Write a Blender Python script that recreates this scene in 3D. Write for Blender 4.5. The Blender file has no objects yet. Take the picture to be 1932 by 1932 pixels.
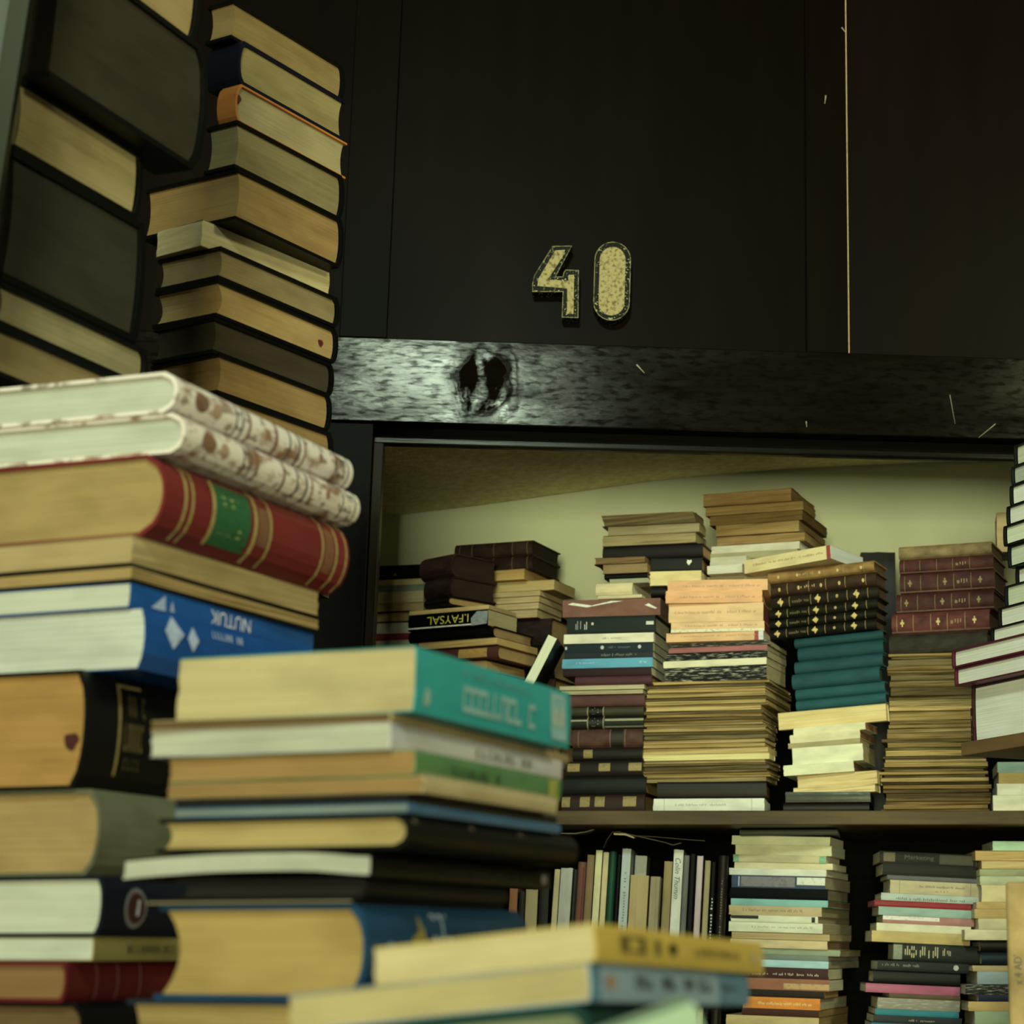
import bpy, bmesh, math, random
from mathutils import Vector, Matrix
R = random.Random(40)
SC = bpy.context.scene
COL = SC.collection
F, CX, CY = 3600.0, 1449.0, 966.0          # focal length and principal point in pixels of the 1932 px frame
TH = math.radians(12.95)                   # the camera looks up by this much
CT, ST = math.cos(TH), math.sin(TH)
CAM = Vector((0, 0, 1.02))

# ------------------------------------------------------------------ pixels to places
def ray(px, py):
    u, v = (px - CX) / F, (CY - py) / F
    return Vector((u, CT - v * ST, ST + v * CT))
def at(px, py, depth):
    d = ray(px, py)
    return CAM + d * (depth / d.y)
def pix(p):
    q = p - CAM
    return (CX + F * q.x / (q.y * CT + q.z * ST), CY - F * (q.z * CT - q.y * ST) / (q.y * CT + q.z * ST))
def reach(c, d, px, lo=0.004, hi=0.6):
    """length along d from c at which the picture column px is met"""
    s = 1 if pix(c + d * hi)[0] > pix(c + d * lo)[0] else -1
    for _ in range(40):
        m = (lo + hi) / 2
        if (pix(c + d * m)[0] - px) * s < 0: lo = m
        else: hi = m
    return (lo + hi) / 2

# ------------------------------------------------------------------ materials
def lin(v):
    v /= 255.0
    return v / 12.92 if v < 0.04045 else ((v + 0.055) / 1.055) ** 2.4
WHITE = (0.60, 0.66, 0.44)
KF = 1.0  # regional albedo factor: uneven lamp light is balanced in the colours
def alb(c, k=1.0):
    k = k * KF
    v = [lin(x) for x in c]; g = .3 * v[0] + .55 * v[1] + .15 * v[2]
    v = [k * (v[i] * .93 + g * .07) / WHITE[i] for i in range(3)]; m = max(v); q = m / (m + .045)
    return tuple(min(0.86, x * q) for x in v) + (1.0,)
MATS = {}
TICKS = False
def newmat(name):
    m = bpy.data.materials.new(name); m.use_nodes = True
    nt = m.node_tree
    return m, nt, nt.nodes, nt.links, nt.nodes['Principled BSDF']
def noise_mix(nt, coord, scale, c1, c2, lo=0.3, hi=0.7, detail=4.0):
    n = nt.nodes; l = nt.links
    mp = n.new('ShaderNodeMapping'); mp.inputs['Scale'].default_value = scale
    l.new(coord, mp.inputs['Vector'])
    oi = n.new('ShaderNodeObjectInfo'); va = n.new('ShaderNodeVectorMath'); va.operation = 'ADD'
    sc = n.new('ShaderNodeMath'); sc.operation = 'MULTIPLY'; sc.inputs[1].default_value = 37.0
    l.new(oi.outputs['Random'], sc.inputs[0]); l.new(mp.outputs[0], va.inputs[0]); l.new(sc.outputs[0], va.inputs[1])
    no = n.new('ShaderNodeTexNoise'); no.inputs['Scale'].default_value = 1.0; no.inputs['Detail'].default_value = detail
    l.new(va.outputs[0], no.inputs['Vector'])
    mr = n.new('ShaderNodeMapRange'); mr.inputs[1].default_value = lo; mr.inputs[2].default_value = hi
    l.new(no.outputs['Fac'], mr.inputs[0])
    mx = n.new('ShaderNodeMix'); mx.data_type = 'RGBA'
    l.new(mr.outputs[0], mx.inputs[0])
    for i, c in ((6, c1), (7, c2)):
        if hasattr(c, 'is_linked') or hasattr(c, 'links'): l.new(c, mx.inputs[i])
        else: mx.inputs[i].default_value = c
    return mx.outputs[2], mr.outputs[0], no
def dk(c, k): return tuple(x * k for x in c[:3]) + (1.0,)
def pages(c, k=1.0):
    key = ('p', c, k, KF)
    if key in MATS: return MATS[key]
    m, nt, n, l, b = newmat('paper_edges')
    tc = n.new('ShaderNodeTexCoord'); base = alb(c, k)
    st, f, _ = noise_mix(nt, tc.outputs['Object'], (6, 6, 900), dk(base, 0.82), base, 0.3, 0.62, 3)
    st2, f2, _ = noise_mix(nt, tc.outputs['Object'], (14, 14, 40), dk(base, 0.80), (1, 1, 1, 1), 0.3, 0.6, 4)
    mx = n.new('ShaderNodeMix'); mx.data_type = 'RGBA'; mx.blend_type = 'MULTIPLY'; mx.inputs[0].default_value = 0.30
    l.new(st, mx.inputs[6]); l.new(st2, mx.inputs[7]); l.new(mx.outputs[2], b.inputs['Base Color'])
    b.inputs['Roughness'].default_value = 0.85
    b.inputs['Specular IOR Level'].default_value = 0.2
    bp = n.new('ShaderNodeBump'); bp.inputs['Strength'].default_value = 0.25; bp.inputs['Distance'].default_value = 0.0006
    l.new(f, bp.inputs['Height']); l.new(bp.outputs[0], b.inputs['Normal'])
    MATS[key] = m
    return m
def cover(c, rough=0.45, wear=0.25, k=1.0, kind='plain'):
    key = ('c', c, rough, wear, k, kind, KF)
    if key in MATS: return MATS[key]
    m, nt, n, l, b = newmat('cover_' + kind)
    tc = n.new('ShaderNodeTexCoord'); base = alb(c, k)
    if kind == 'floral':
        o, f, _ = noise_mix(nt, tc.outputs['Object'], (38, 38, 60), alb((146, 112, 74)), base, 0.36, 0.47, 3)
        o, f, _ = noise_mix(nt, tc.outputs['Object'], (95, 95, 120), alb((150, 140, 110)), o, 0.34, 0.44, 2)
    elif kind == 'speckle':
        o, f, _ = noise_mix(nt, tc.outputs['Object'], (60, 60, 520), base, alb((150, 154, 118)), 0.52, 0.70, 4)
    elif kind == 'leather':
        o, f, _ = noise_mix(nt, tc.outputs['Object'], (40, 40, 70), dk(base, 0.55), dk(base, 1.35), 0.3, 0.7, 6)
    else:
        o, f, _ = noise_mix(nt, tc.outputs['Object'], (22, 22, 60), dk(base, 1 - wear), base, 0.28, 0.6, 5)
    l.new(o, b.inputs['Base Color'])
    b.inputs['Roughness'].default_value = rough; b.inputs['Specular IOR Level'].default_value = .2
    bp = n.new('ShaderNodeBump'); bp.inputs['Strength'].default_value = 0.2; bp.inputs['Distance'].default_value = 0.0006
    l.new(f, bp.inputs['Height']); l.new(bp.outputs[0], b.inputs['Normal'])
    MATS[key] = m
    return m
def flat(c, rough=0.5, metal=0.0, k=1.0):
    key = ('f', c, rough, metal, k, KF)
    if key in MATS: return MATS[key]
    m, nt, n, l, b = newmat('print')
    tc = n.new('ShaderNodeTexCoord'); base = alb(c, k)
    o, f, _ = noise_mix(nt, tc.outputs['Object'], (160, 160, 220), dk(base, 0.7), base, 0.3, 0.5, 3)
    l.new(o, b.inputs['Base Color']); b.inputs['Roughness'].default_value = rough; b.inputs['Metallic'].default_value = metal
    MATS[key] = m
    return m
GOLD = (176, 158, 84)
def gold(k=1.0): return flat(GOLD, 0.42, 0.25, k)

# ------------------------------------------------------------------ objects
def mesh_obj(name, verts, faces, mat, parent=None, smooth=False, fix=True):
    me = bpy.data.meshes.new(name)
    me.from_pydata([tuple(v) for v in verts], [], faces)
    if fix:
        bm = bmesh.new(); bm.from_mesh(me); bmesh.ops.recalc_face_normals(bm, faces=bm.faces[:]); bm.to_mesh(me); bm.free()
    if smooth:
        for p in me.polygons: p.use_smooth = True
    me.materials.append(mat)
    o = bpy.data.objects.new(name, me); COL.objects.link(o)
    if parent: o.parent = parent
    return o
def root(name, label, cat, mtx, group=None):
    e = bpy.data.objects.new(name, None); COL.objects.link(e)
    e.empty_display_size = 0.02; e.matrix_world = mtx
    e['label'] = label; e['category'] = cat
    if group: e['group'] = group
    return e
BX_F = [(0, 1, 2, 3), (7, 6, 5, 4), (0, 4, 5, 1), (1, 5, 6, 2), (2, 6, 7, 3), (3, 7, 4, 0)]
def box_v(x0, x1, y0, y1, z0, z1):
    return [(x0, y0, z0), (x0, y1, z0), (x1, y1, z0), (x1, y0, z0), (x0, y0, z1), (x0, y1, z1), (x1, y1, z1), (x1, y0, z1)]

ORD = ['topmost', 'second', 'third', 'fourth', 'fifth', 'sixth', 'seventh', 'eighth', 'ninth', 'tenth', 'eleventh', 'twelfth', 'thirteenth',
       'fourteenth', 'fifteenth', 'sixteenth', 'seventeenth', 'eighteenth', 'nineteenth', 'twentieth']
TENS = {2: 'twenty', 3: 'thirty', 4: 'forty', 5: 'fifty', 6: 'sixty'}
def ordinal(i):
    if i < 20: return ORD[i]
    n = i + 1; t, u = divmod(n, 10)
    if u == 0: return TENS[t][:-1] + 'ieth'
    return TENS[t] + '-' + ['', 'first', 'second', 'third', 'fourth', 'fifth', 'sixth', 'seventh', 'eighth', 'ninth'][u]

class Book:
    """one book: frame x = to the right along the near-left face, y = backwards along the right face, z = thickness"""
    def __init__(s, name, label, cat, mtx, LA, LB, T, mode, kind, ccol, pcol, group=None, **o):
        s.LA, s.LB, s.T, s.mode = LA, LB, T, mode
        s.L = LA if mode in 'Aa' else LB
        s.W = LB if mode in 'Aa' else LA
        s.o = o; hard = kind == 'hard'; s.hard = hard
        s.tb = o.get('tb', 0.0026 if hard else 0.0007); s.tb = min(s.tb, T * 0.2)
        s.inset = o.get('inset', 0.0035 if hard else 0.0004)
        s.bulge = min(o.get('bulge', 0.009 if hard else 0.0008), T * 0.45)
        s.wave = o.get('wave'); s.jit = o.get('jit', 0.0008 if kind != 'hard' else 0.0)
        s.seed = R.random() * 9
        s.cov = o.get('cmat') or cover(ccol, o.get('rough', 0.45), o.get('wear', 0.25), o.get('ck', 1.0), o.get('tex', 'plain'))
        s.pag = pages(pcol, o.get('pk', 1.0))
        s.root = root(name, label, cat, mtx, group)
        s.build()
    def loc(s, t_s, y, t):
        """spine fraction (picture left to right), depth in from the spine, height"""
        z = -s.T + t
        if s.wave: z += s.wave(t_s, min(1, max(0, y / s.W)))
        m = s.mode
        if m == 'A': return Vector((-s.LA * (1 - t_s), y, z))
        if m == 'B': return Vector((-y, s.LB * t_s, z))
        if m == 'a': return Vector((-s.LA * (1 - t_s), s.LB - y, z))
        return Vector((-(s.LA - y), s.LB * t_s, z))
    def spine_y(s, t):
        q = 2 * t / s.T - 1
        return s.bulge * (1 - math.sqrt(max(0, 1 - 0.97 * q * q)))
    def build(s):
        T, W, L, tb, bu, ins = s.T, s.W, s.L, s.tb, s.bulge, s.inset
        ns = 10 if s.wave else 4
        na = 8 if (s.hard and T > 0.012) else 4
        nw = 14 if s.wave else 4
        # cover: outer and inner outline round the spine
        out, inn = [], []
        for i in range(nw): out.append((W - (W - bu) * i / nw, T)); inn.append((W - (W - bu) * i / nw, T - tb))
        for i in range(na + 1):
            t = T * (1 - i / na)
            out.append((s.spine_y(t), t))
            ti = (T - 2 * tb) * (1 - i / na) + tb
            inn.append((s.spine_y(t) + tb, ti))
        for i in range(nw): out.append((bu + (W - bu) * (i + 1) / nw, 0)); inn.append((bu + (W - bu) * (i + 1) / nw, tb))
        n = len(out); V = []; Fc = []
        rr = random.Random(s.seed)
        def jj(): return rr.uniform(-1, 1) * s.jit
        for k in range(ns + 1):
            fs = k / ns
            for (y, t) in out:
                e = jj() if (k in (0, ns) or y > W * 0.98) else 0
                V.append(s.loc(fs + (e / L if k in (0, ns) else 0), y + (e if y > W * 0.98 else 0), t))
            for (y, t) in inn: V.append(s.loc(fs, y, t))
        m2 = 2 * n
        for k in range(ns):
            a, b = k * m2, (k + 1) * m2
            for i in range(n - 1):
                Fc.append((a + i, a + i + 1, b + i + 1, b + i)); Fc.append((a + n + i, b + n + i, b + n + i + 1, a + n + i + 1))
            for i in (0, n - 1): Fc.append((a + i, b + i, b + n + i, a + n + i))
        for a in (0, ns * m2):
            for i in range(n - 1): Fc.append((a + i, a + i + 1, a + n + i + 1, a + n + i))
        s.cob = mesh_obj('cover', V, Fc, s.cov, s.root)
        # page block
        g = 0.0001
        i0, i1 = ins / L, 1 - ins / L
        fo = s.o.get('concave', 0.004 if s.hard else 0.0)
        fo = min(fo, T * 0.3)
        npz = 6; P = []; 
        fl = s.o.get('fleft')
        for k in range(ns + 1):
            fs = i0 + (i1 - i0) * k / ns
            e0 = (rr.uniform(-1, 1) * s.jit / L) if k in (0, ns) else 0
            for j in range(npz + 1):
                t = tb + g + (T - 2 * tb - 2 * g) * j / npz
                ye = W - ins - fo * (1 - (2 * j / npz - 1) ** 2) + rr.uniform(-1, 1) * s.jit
                ys = s.spine_y(t) + tb + g + (0.002 if s.hard else 0)
                if s.o.get('skew'): ye += s.o['skew'] * (j / npz - 0.5)
                for i in range(nw + 1):
                    P.append(s.loc(fs + e0, ys + (ye - ys) * i / nw, t))
        row = nw + 1; lay = row * (npz + 1); Fp = []
        for k in range(ns):
            for j in range(npz):
                for i in (0, nw):
                    q = k * lay + j * row + i
                    Fp.append((q, q + row, q + lay + row, q + lay))
            for i in range(nw):
                for j in (0, npz):
                    q = k * lay + j * row + i
                    Fp.append((q, q + 1, q + lay + 1, q + lay))
        for k in (0, ns):
            for j in range(npz):
                for i in range(nw):
                    q = k * lay + j * row + i
                    Fp.append((q, q + 1, q + row + 1, q + row))
        mesh_obj('pages', P, Fp, s.pag, s.root)
    # ---- things on the spine; s0..s1 left to right, t0..t1 bottom to top as fractions
    def patch(s, s0, s1, t0, t1, mat, name='spine_band', lift=0.0004, label=None):
        nS, nT = 2, 8
        V = []; Fc = []
        for i in range(nS + 1):
            for j in range(nT + 1):
                t = s.T * (t0 + (t1 - t0) * j / nT)
                V.append(s.loc(s0 + (s1 - s0) * i / nS, s.spine_y(t) - lift, t))
        for i in range(nS):
            for j in range(nT):
                a = i * (nT + 1) + j
                Fc.append((a, a + 1, a + nT + 2, a + nT + 1))
        o = mesh_obj(name, V, Fc, mat, s.cob)
        if label: o['label'] = label
        return s
    def shapes(s, polys, mat, name='lettering', lift=0.0006):
        """polygons in spine fractions, all printed in one colour"""
        V = []; Fc = []
        for poly in polys:
            k = len(V)
            for (a, b) in poly:
                t = s.T * b
                V.append(s.loc(a, s.spine_y(t) - lift, t))
            Fc.append(tuple(range(k, k + len(poly))))
        mesh_obj(name, V, Fc, mat, s.cob)
        return s
    def marks(s, s0, s1, t0, t1, mat, n=8, seed=1, name='lettering', dens=0.6):
        if TICKS: return s.ticks(s0, s1, t0, t1, mat, n, seed, name)
        return s.strokes(s0, s1, t0, t1, mat, n, seed, name, dens)
    def ticks(s, s0, s1, t0, t1, mat, n, seed, name):
        rr = random.Random(seed + n); P = []; n = n * 2; w = (s1 - s0) / n; h = t1 - t0
        for i in range(n):
            if rr.random() < .16: continue
            a = s0 + w * i; b0 = t0 + h * rr.choice((.1, .15, .3)); b1 = t1 - h * rr.choice((.0, .25, .3))
            P.append([(a, b0), (a + w * .5, b0), (a + w * .5, b1), (a, b1)])
        return s.shapes(P, mat, name)
    def strokes(s, s0, s1, t0, t1, mat, n=8, seed=1, name='lettering', dens=0.6):
        """worn lettering that cannot be read: short strokes"""
        rr = random.Random(seed + n); P = []
        w = (s1 - s0) / n
        for i in range(n):
            a = s0 + w * i
            if rr.random() > 0.92: continue
            kind = rr.randint(0, 3); h = t1 - t0
            b = a + w * dens; sw = w * 0.24
            P.append([(a, t0), (a + sw, t0), (a + sw, t1), (a, t1)])
            if kind != 1: P.append([(a + sw, t1 - h * 0.22), (b, t1 - h * 0.22), (b, t1), (a + sw, t1)])
            if kind in (0, 2): P.append([(b - sw, t0), (b, t0), (b, t1 - h * 0.24), (b - sw, t1 - h * 0.24)])
            if kind in (1, 3): P.append([(a + sw, t0), (b, t0), (b, t0 + h * 0.22), (a + sw, t0 + h * 0.22)])
        return s.shapes(P, mat, name)
    def blob(s, sc, tc, rs, rt, mat, n=14, name='ornament'):
        P = []; c = lambda i, r: (sc + rs * r * math.cos(6.2832 * i / n), tc + rt * r * math.sin(6.2832 * i / n))
        for i in range(n): P += [[(sc, tc), c(i, .5), c(i + 1, .5)], [c(i, .5), c(i, 1), c(i + 1, 1), c(i + 1, .5)]]
        return s.shapes(P, mat, name)
    def text(s, txt, s0, s1, t0, t1, mat, turn=False, name='title', shear=0.0):
        V, Fc = text_mesh(txt, shear)
        out = []
        for (x, y) in V:
            if turn: x, y = 1 - x, 1 - y
            t = s.T * (t0 + (t1 - t0) * y)
            out.append(s.loc(s0 + (s1 - s0) * x, s.spine_y(t) - 0.0006, t))
        mesh_obj(name, out, Fc, mat, s.cob)
        return s
def text_mesh(txt, shear=0.0):
    cu = bpy.data.curves.new('lettering', 'FONT'); cu.body = txt; cu.shear = shear
    ob = bpy.data.objects.new('lettering', cu); COL.objects.link(ob)
    dg = bpy.context.evaluated_depsgraph_get(); dg.update()
    me = bpy.data.meshes.new_from_object(ob.evaluated_get(dg))
    V = [(v.co.x, v.co.y) for v in me.vertices]; Fc = [tuple(p.vertices) for p in me.polygons]
    x0 = min(v[0] for v in V); x1 = max(v[0] for v in V); y0 = min(v[1] for v in V); y1 = max(v[1] for v in V)
    bpy.data.objects.remove(ob); bpy.data.curves.remove(cu); bpy.data.meshes.remove(me)
    return [((x - x0) / (x1 - x0), (y - y0) / (y1 - y0)) for x, y in V], Fc

def frame(c, phi, dipA=0.0, dipB=0.0):
    """matrix with its origin at the near top corner; x right along the left face, y back along the right face"""
    a = Vector((-math.cos(phi), math.sin(phi), -dipA)).normalized()
    b = Vector((math.sin(phi), math.cos(phi), -dipB))
    x = -a; b = (b - x * b.dot(x)).normalized(); z = x.cross(b)
    return Matrix(((x.x, b.x, z.x, c.x), (x.y, b.y, z.y, c.y), (x.z, b.z, z.z, c.z), (0, 0, 0, 1))), a, b, z

BOOKS = {}
def stack(title, group, d, phi, w, l, items, bottom, base_mode='A', cat='book', kind0='paper', name='book', dipA=0.0, dipB=0.0, first=0, total=None):
    """items: (y of the top at the near corner, corner x, left x, right x, mode, kind, cover colour, page colour, look, options)"""
    for i, it in enumerate(items):
        y, xc, xl, xr, mode, kind, cc, pc, look, o = (tuple(it) + ({},))[:10]
        o = dict(o)
        yb = o.pop('yb', None) or (items[i + 1][0] if i + 1 < len(items) else bottom)
        ph = math.radians(o.pop('phi', phi)); dd = o.pop('d', d)
        da, db = o.pop('dipA', dipA), o.pop('dipB', dipB)
        top, bot = at(xc, y, dd), at(xc, yb, dd)
        if i == 0: xref = top.x
        sh = -da * (xref - top.x) - db * (top.x - xref)
        T = (top.z - bot.z) - 0.0003
        c = Vector((top.x, dd, top.z + sh))
        anchor = o.pop('anchor', None)
        m, a, b, z = frame(c, ph, da, db)
        if anchor == 'L':
            LA = o.pop('la', l); c = c - a * LA; m, a, b, z = frame(c, ph, da, db)
        elif 'la' in o: LA = o.pop('la')
        else: LA = reach(c, a, xl) if xl is not None else l
        LB = o.pop('lb', None) or (reach(c, b, xr) if xr is not None else w)
        nm = o.pop('name', name); ct = o.pop('cat', cat); key = o.pop('key', None); lab = o.pop('label', None)
        lab = lab or '%s, %s of %s' % (look, ordinal(i + first), title)
        if len(lab.replace('-', ' ').split()) > 16: print('LONG', len(lab.split()), lab)
        bk = Book(nm, lab, ct, m, LA, LB, T, mode or base_mode, kind or kind0, cc, pc, group, **o)
        if key: BOOKS[key] = bk

# colours as they look in the light of the place
CREAM = (196, 190, 140); WHT = (200, 208, 172); TAN = (150, 128, 70); TAN2 = (165, 150, 92); OLV = (140, 132, 80); PALE = (178, 182, 134)
BLK = (26, 28, 24); NAVY = (22, 32, 46); BRN = (62, 44, 30); MAR = (84, 32, 34); TEAL = (34, 84, 84); DGRN = (28, 40, 34); GREY = (110, 120, 104)

# ================================================================== foreground: far-left stack
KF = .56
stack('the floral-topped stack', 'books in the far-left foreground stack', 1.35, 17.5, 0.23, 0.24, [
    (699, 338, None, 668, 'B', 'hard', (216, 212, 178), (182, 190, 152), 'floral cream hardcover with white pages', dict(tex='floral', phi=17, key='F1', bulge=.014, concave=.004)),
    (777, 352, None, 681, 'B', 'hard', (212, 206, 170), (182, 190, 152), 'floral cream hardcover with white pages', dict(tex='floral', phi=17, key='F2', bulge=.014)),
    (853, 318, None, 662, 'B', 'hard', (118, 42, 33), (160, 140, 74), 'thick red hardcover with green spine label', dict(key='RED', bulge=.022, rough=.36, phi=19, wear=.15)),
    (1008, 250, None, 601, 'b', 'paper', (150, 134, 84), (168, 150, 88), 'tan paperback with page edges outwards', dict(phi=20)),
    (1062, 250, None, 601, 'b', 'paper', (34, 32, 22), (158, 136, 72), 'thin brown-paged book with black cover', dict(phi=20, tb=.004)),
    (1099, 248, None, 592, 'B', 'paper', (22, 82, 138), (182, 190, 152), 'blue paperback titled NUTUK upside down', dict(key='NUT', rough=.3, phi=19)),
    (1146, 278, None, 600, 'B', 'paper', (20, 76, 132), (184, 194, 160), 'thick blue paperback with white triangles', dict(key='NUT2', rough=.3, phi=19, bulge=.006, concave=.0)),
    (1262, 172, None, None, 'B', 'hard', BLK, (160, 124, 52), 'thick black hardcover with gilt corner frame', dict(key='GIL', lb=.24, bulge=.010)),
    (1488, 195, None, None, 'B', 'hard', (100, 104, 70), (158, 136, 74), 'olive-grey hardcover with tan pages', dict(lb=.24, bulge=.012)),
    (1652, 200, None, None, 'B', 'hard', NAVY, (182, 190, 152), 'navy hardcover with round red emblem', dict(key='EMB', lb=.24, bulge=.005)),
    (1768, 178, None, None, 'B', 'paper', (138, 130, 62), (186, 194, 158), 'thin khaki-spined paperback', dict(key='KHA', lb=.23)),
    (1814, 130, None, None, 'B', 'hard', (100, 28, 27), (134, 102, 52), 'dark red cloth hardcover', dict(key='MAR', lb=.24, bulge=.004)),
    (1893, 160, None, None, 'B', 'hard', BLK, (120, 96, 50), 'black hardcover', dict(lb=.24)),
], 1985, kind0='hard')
b = BOOKS['F1']
for k in ('F1', 'F2'):
    b = BOOKS[k]; g = flat((92, 90, 78)); br = flat((132, 96, 62))
    for (q, w_, mt) in ((.30, .006, g), (.335, .006, g), (.37, .010, br), (.52, .012, br), (.60, .008, g), (.655, .010, g), (.69, .008, br), (.885, .006, g), (.965, .005, g)):
        b.patch(q, q + w_, .06, .94, mt)
    b.marks(.90, .955, .25, .75, flat((40, 44, 40)), 4, 3); b.marks(.30, .34, .25, .7, g, 3, 5)
    b.blob(.12, .5, .035, .24, br); b.blob(.79, .5, .012, .14, flat((150, 116, 80))); b.blob(.20, .45, .02, .2, flat((168, 140, 104)))
b = BOOKS['RED']
for q, w_ in ((.09, .014), (.125, .012), (.445, .018), (.53, .012), (.83, .012), (.915, .012), (.975, .01)): b.patch(q, q + w_, .02, .98, gold())
b.patch(.24, .425, .10, .86, flat((34, 100, 50), .5), 'spine_label', .0006, 'green title label with gilt edges')
b.patch(.225, .242, .08, .88, gold(), lift=.0008); b.marks(.27, .40, .25, .72, flat((150, 160, 70)), 3, 2)
b.patch(.47, .525, .25, .75, flat((120, 84, 48)), 'ornament'); b.patch(.85, .905, .2, .8, flat((124, 80, 46)), 'ornament')
b = BOOKS['NUT']
b.text('NUTUK', .40, .62, .22, .80, flat((200, 208, 200)), turn=True)
for P, nm in (([(.10, .2), (.17, .2), (.165, .85)], 'ornament'),): b.shapes([P, [(.19, .25), (.215, .25), (.20, .7)]], flat((150, 170, 180)), nm)
b = BOOKS['NUT2']
b.shapes([[(.10, .70), (.145, .42), (.20, .70), (.145, .98)], [(.22, .66), (.25, .45), (.28, .66), (.25, .88)]], flat((160, 180, 186)), 'ornament')
b.marks(.36, .54, .78, .90, flat((160, 180, 190)), 9, 4)
b = BOOKS['GIL']
b.patch(.15, .162, .14, .93, gold(.7), 'gilt_frame'); b.patch(.15, .27, .905, .93, gold(.7), 'gilt_frame')
b.marks(.20, .29, .66, .84, gold(.25), 4, 8); b.marks(.18, .28, .36, .60, gold(.35), 5, 9); b.marks(.19, .28, .2, .3, gold(.2), 4, 7)
b = BOOKS['EMB']
n_ = 20
b.blob(.15, .48, .055, .34, flat((116, 116, 106)), 20); b.blob(.15, .48, .042, .26, flat((74, 24, 26)), 20); BOOKS['EMB'].cob.children[-1].location = (.0003, 0, 0)
b.shapes([[(.15, .35), (.165, .35), (.17, .62), (.155, .62)]], flat((170, 170, 160)), 'ornament', lift=.0012)
BOOKS['KHA'].marks(.14, .42, .32, .68, flat((92, 88, 44)), 12, 3)
b = BOOKS['MAR']
for q in (.13, .23, .34): b.patch(q, q + .006, .05, .95, flat((140, 90, 80)))
# red ink dot on the page edges of the black gilt book
def dot(bk, fx, ft, r, mat, face='A', name='ink_stain'):
    V = []; n = 18
    for i in range(n):
        a_ = 6.2832 * i / n; rr_ = r * (1 + .12 * math.sin(3 * a_) + .06 * math.cos(5 * a_))
        u_, t_ = rr_ * math.cos(a_), rr_ * math.sin(a_)
        if face == 'A': V.append((-bk.LA * (1 - fx) + u_, bk.inset - .0006, -bk.T + bk.T * ft + t_))
        else: V.append((-bk.inset + .0006, bk.LB * fx + u_, -bk.T + bk.T * ft + t_))
    mesh_obj(name, V, [tuple(range(n))], mat, bk.root, fix=False)
dot(BOOKS['GIL'], 1 - .014 / BOOKS['GIL'].LA, .40, .0062, flat((74, 22, 18)))

# ================================================================== foreground: turquoise-topped stack
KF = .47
def wav(s_, y_): return 0.007 * math.sin((1 - y_) * 3.1416 * 1.25 + 2.5) + .004
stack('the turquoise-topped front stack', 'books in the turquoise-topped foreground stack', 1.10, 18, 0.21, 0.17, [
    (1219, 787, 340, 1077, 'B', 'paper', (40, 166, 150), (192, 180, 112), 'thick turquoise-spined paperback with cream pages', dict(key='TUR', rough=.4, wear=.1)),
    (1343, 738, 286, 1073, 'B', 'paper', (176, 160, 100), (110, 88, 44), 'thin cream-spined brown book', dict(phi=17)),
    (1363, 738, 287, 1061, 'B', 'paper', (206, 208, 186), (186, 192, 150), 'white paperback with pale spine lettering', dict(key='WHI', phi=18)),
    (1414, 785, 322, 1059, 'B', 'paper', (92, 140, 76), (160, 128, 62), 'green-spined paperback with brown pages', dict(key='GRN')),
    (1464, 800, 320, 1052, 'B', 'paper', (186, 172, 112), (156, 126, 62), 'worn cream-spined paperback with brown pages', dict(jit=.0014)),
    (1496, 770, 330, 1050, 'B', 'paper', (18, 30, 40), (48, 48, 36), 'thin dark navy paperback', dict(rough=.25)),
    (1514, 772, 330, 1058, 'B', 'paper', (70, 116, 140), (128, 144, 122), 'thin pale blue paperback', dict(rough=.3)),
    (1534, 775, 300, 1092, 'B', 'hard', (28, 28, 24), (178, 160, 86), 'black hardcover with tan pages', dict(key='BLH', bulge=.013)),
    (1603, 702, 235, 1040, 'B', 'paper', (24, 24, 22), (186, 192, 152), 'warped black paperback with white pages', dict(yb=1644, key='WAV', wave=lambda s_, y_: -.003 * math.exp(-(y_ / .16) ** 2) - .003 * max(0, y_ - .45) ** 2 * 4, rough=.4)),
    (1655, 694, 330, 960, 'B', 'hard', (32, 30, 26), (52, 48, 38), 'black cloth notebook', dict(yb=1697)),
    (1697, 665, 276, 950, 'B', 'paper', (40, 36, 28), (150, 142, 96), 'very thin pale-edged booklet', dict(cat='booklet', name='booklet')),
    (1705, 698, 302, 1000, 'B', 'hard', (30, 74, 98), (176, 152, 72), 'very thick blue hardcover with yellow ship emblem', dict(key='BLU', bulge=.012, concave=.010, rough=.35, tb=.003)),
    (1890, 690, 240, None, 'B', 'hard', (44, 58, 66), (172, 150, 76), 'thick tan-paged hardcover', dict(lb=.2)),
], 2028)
b = BOOKS['TUR']
b.marks(.27, .74, .18, .60, flat((140, 188, 168)), 10, 11, dens=.96); b.marks(.27, .72, .74, .86, flat((84, 168, 152)), 15, 12)
b.shapes([[(.86, .10), (.975, .10), (.955, .92), (.845, .92)]], flat((140, 190, 172)), 'spine_label'); b.marks(.87, .96, .36, .62, flat((196, 200, 160)), 2, 4)
b.shapes([[(.04, .12), (.075, .12), (.085, .34), (.055, .42)]], flat((140, 190, 160)), 'ornament')
BOOKS['WHI'].marks(.45, .80, .35, .7, flat((150, 150, 120)), 10, 6)
b = BOOKS['GRN']; b.marks(.22, .55, .25, .6, flat((54, 92, 40)), 9, 7); b.patch(.9, .97, .1, .9, flat((160, 166, 60)), 'spine_label'); b.patch(0.02, .98, .0, .16, flat((170, 170, 110)))
b = BOOKS['BLH']
for q in (.03, .33, .62): b.blob(q, .80, .012, .07, flat((130, 122, 80), k=.6), 10, 'gilt_mark')
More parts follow.
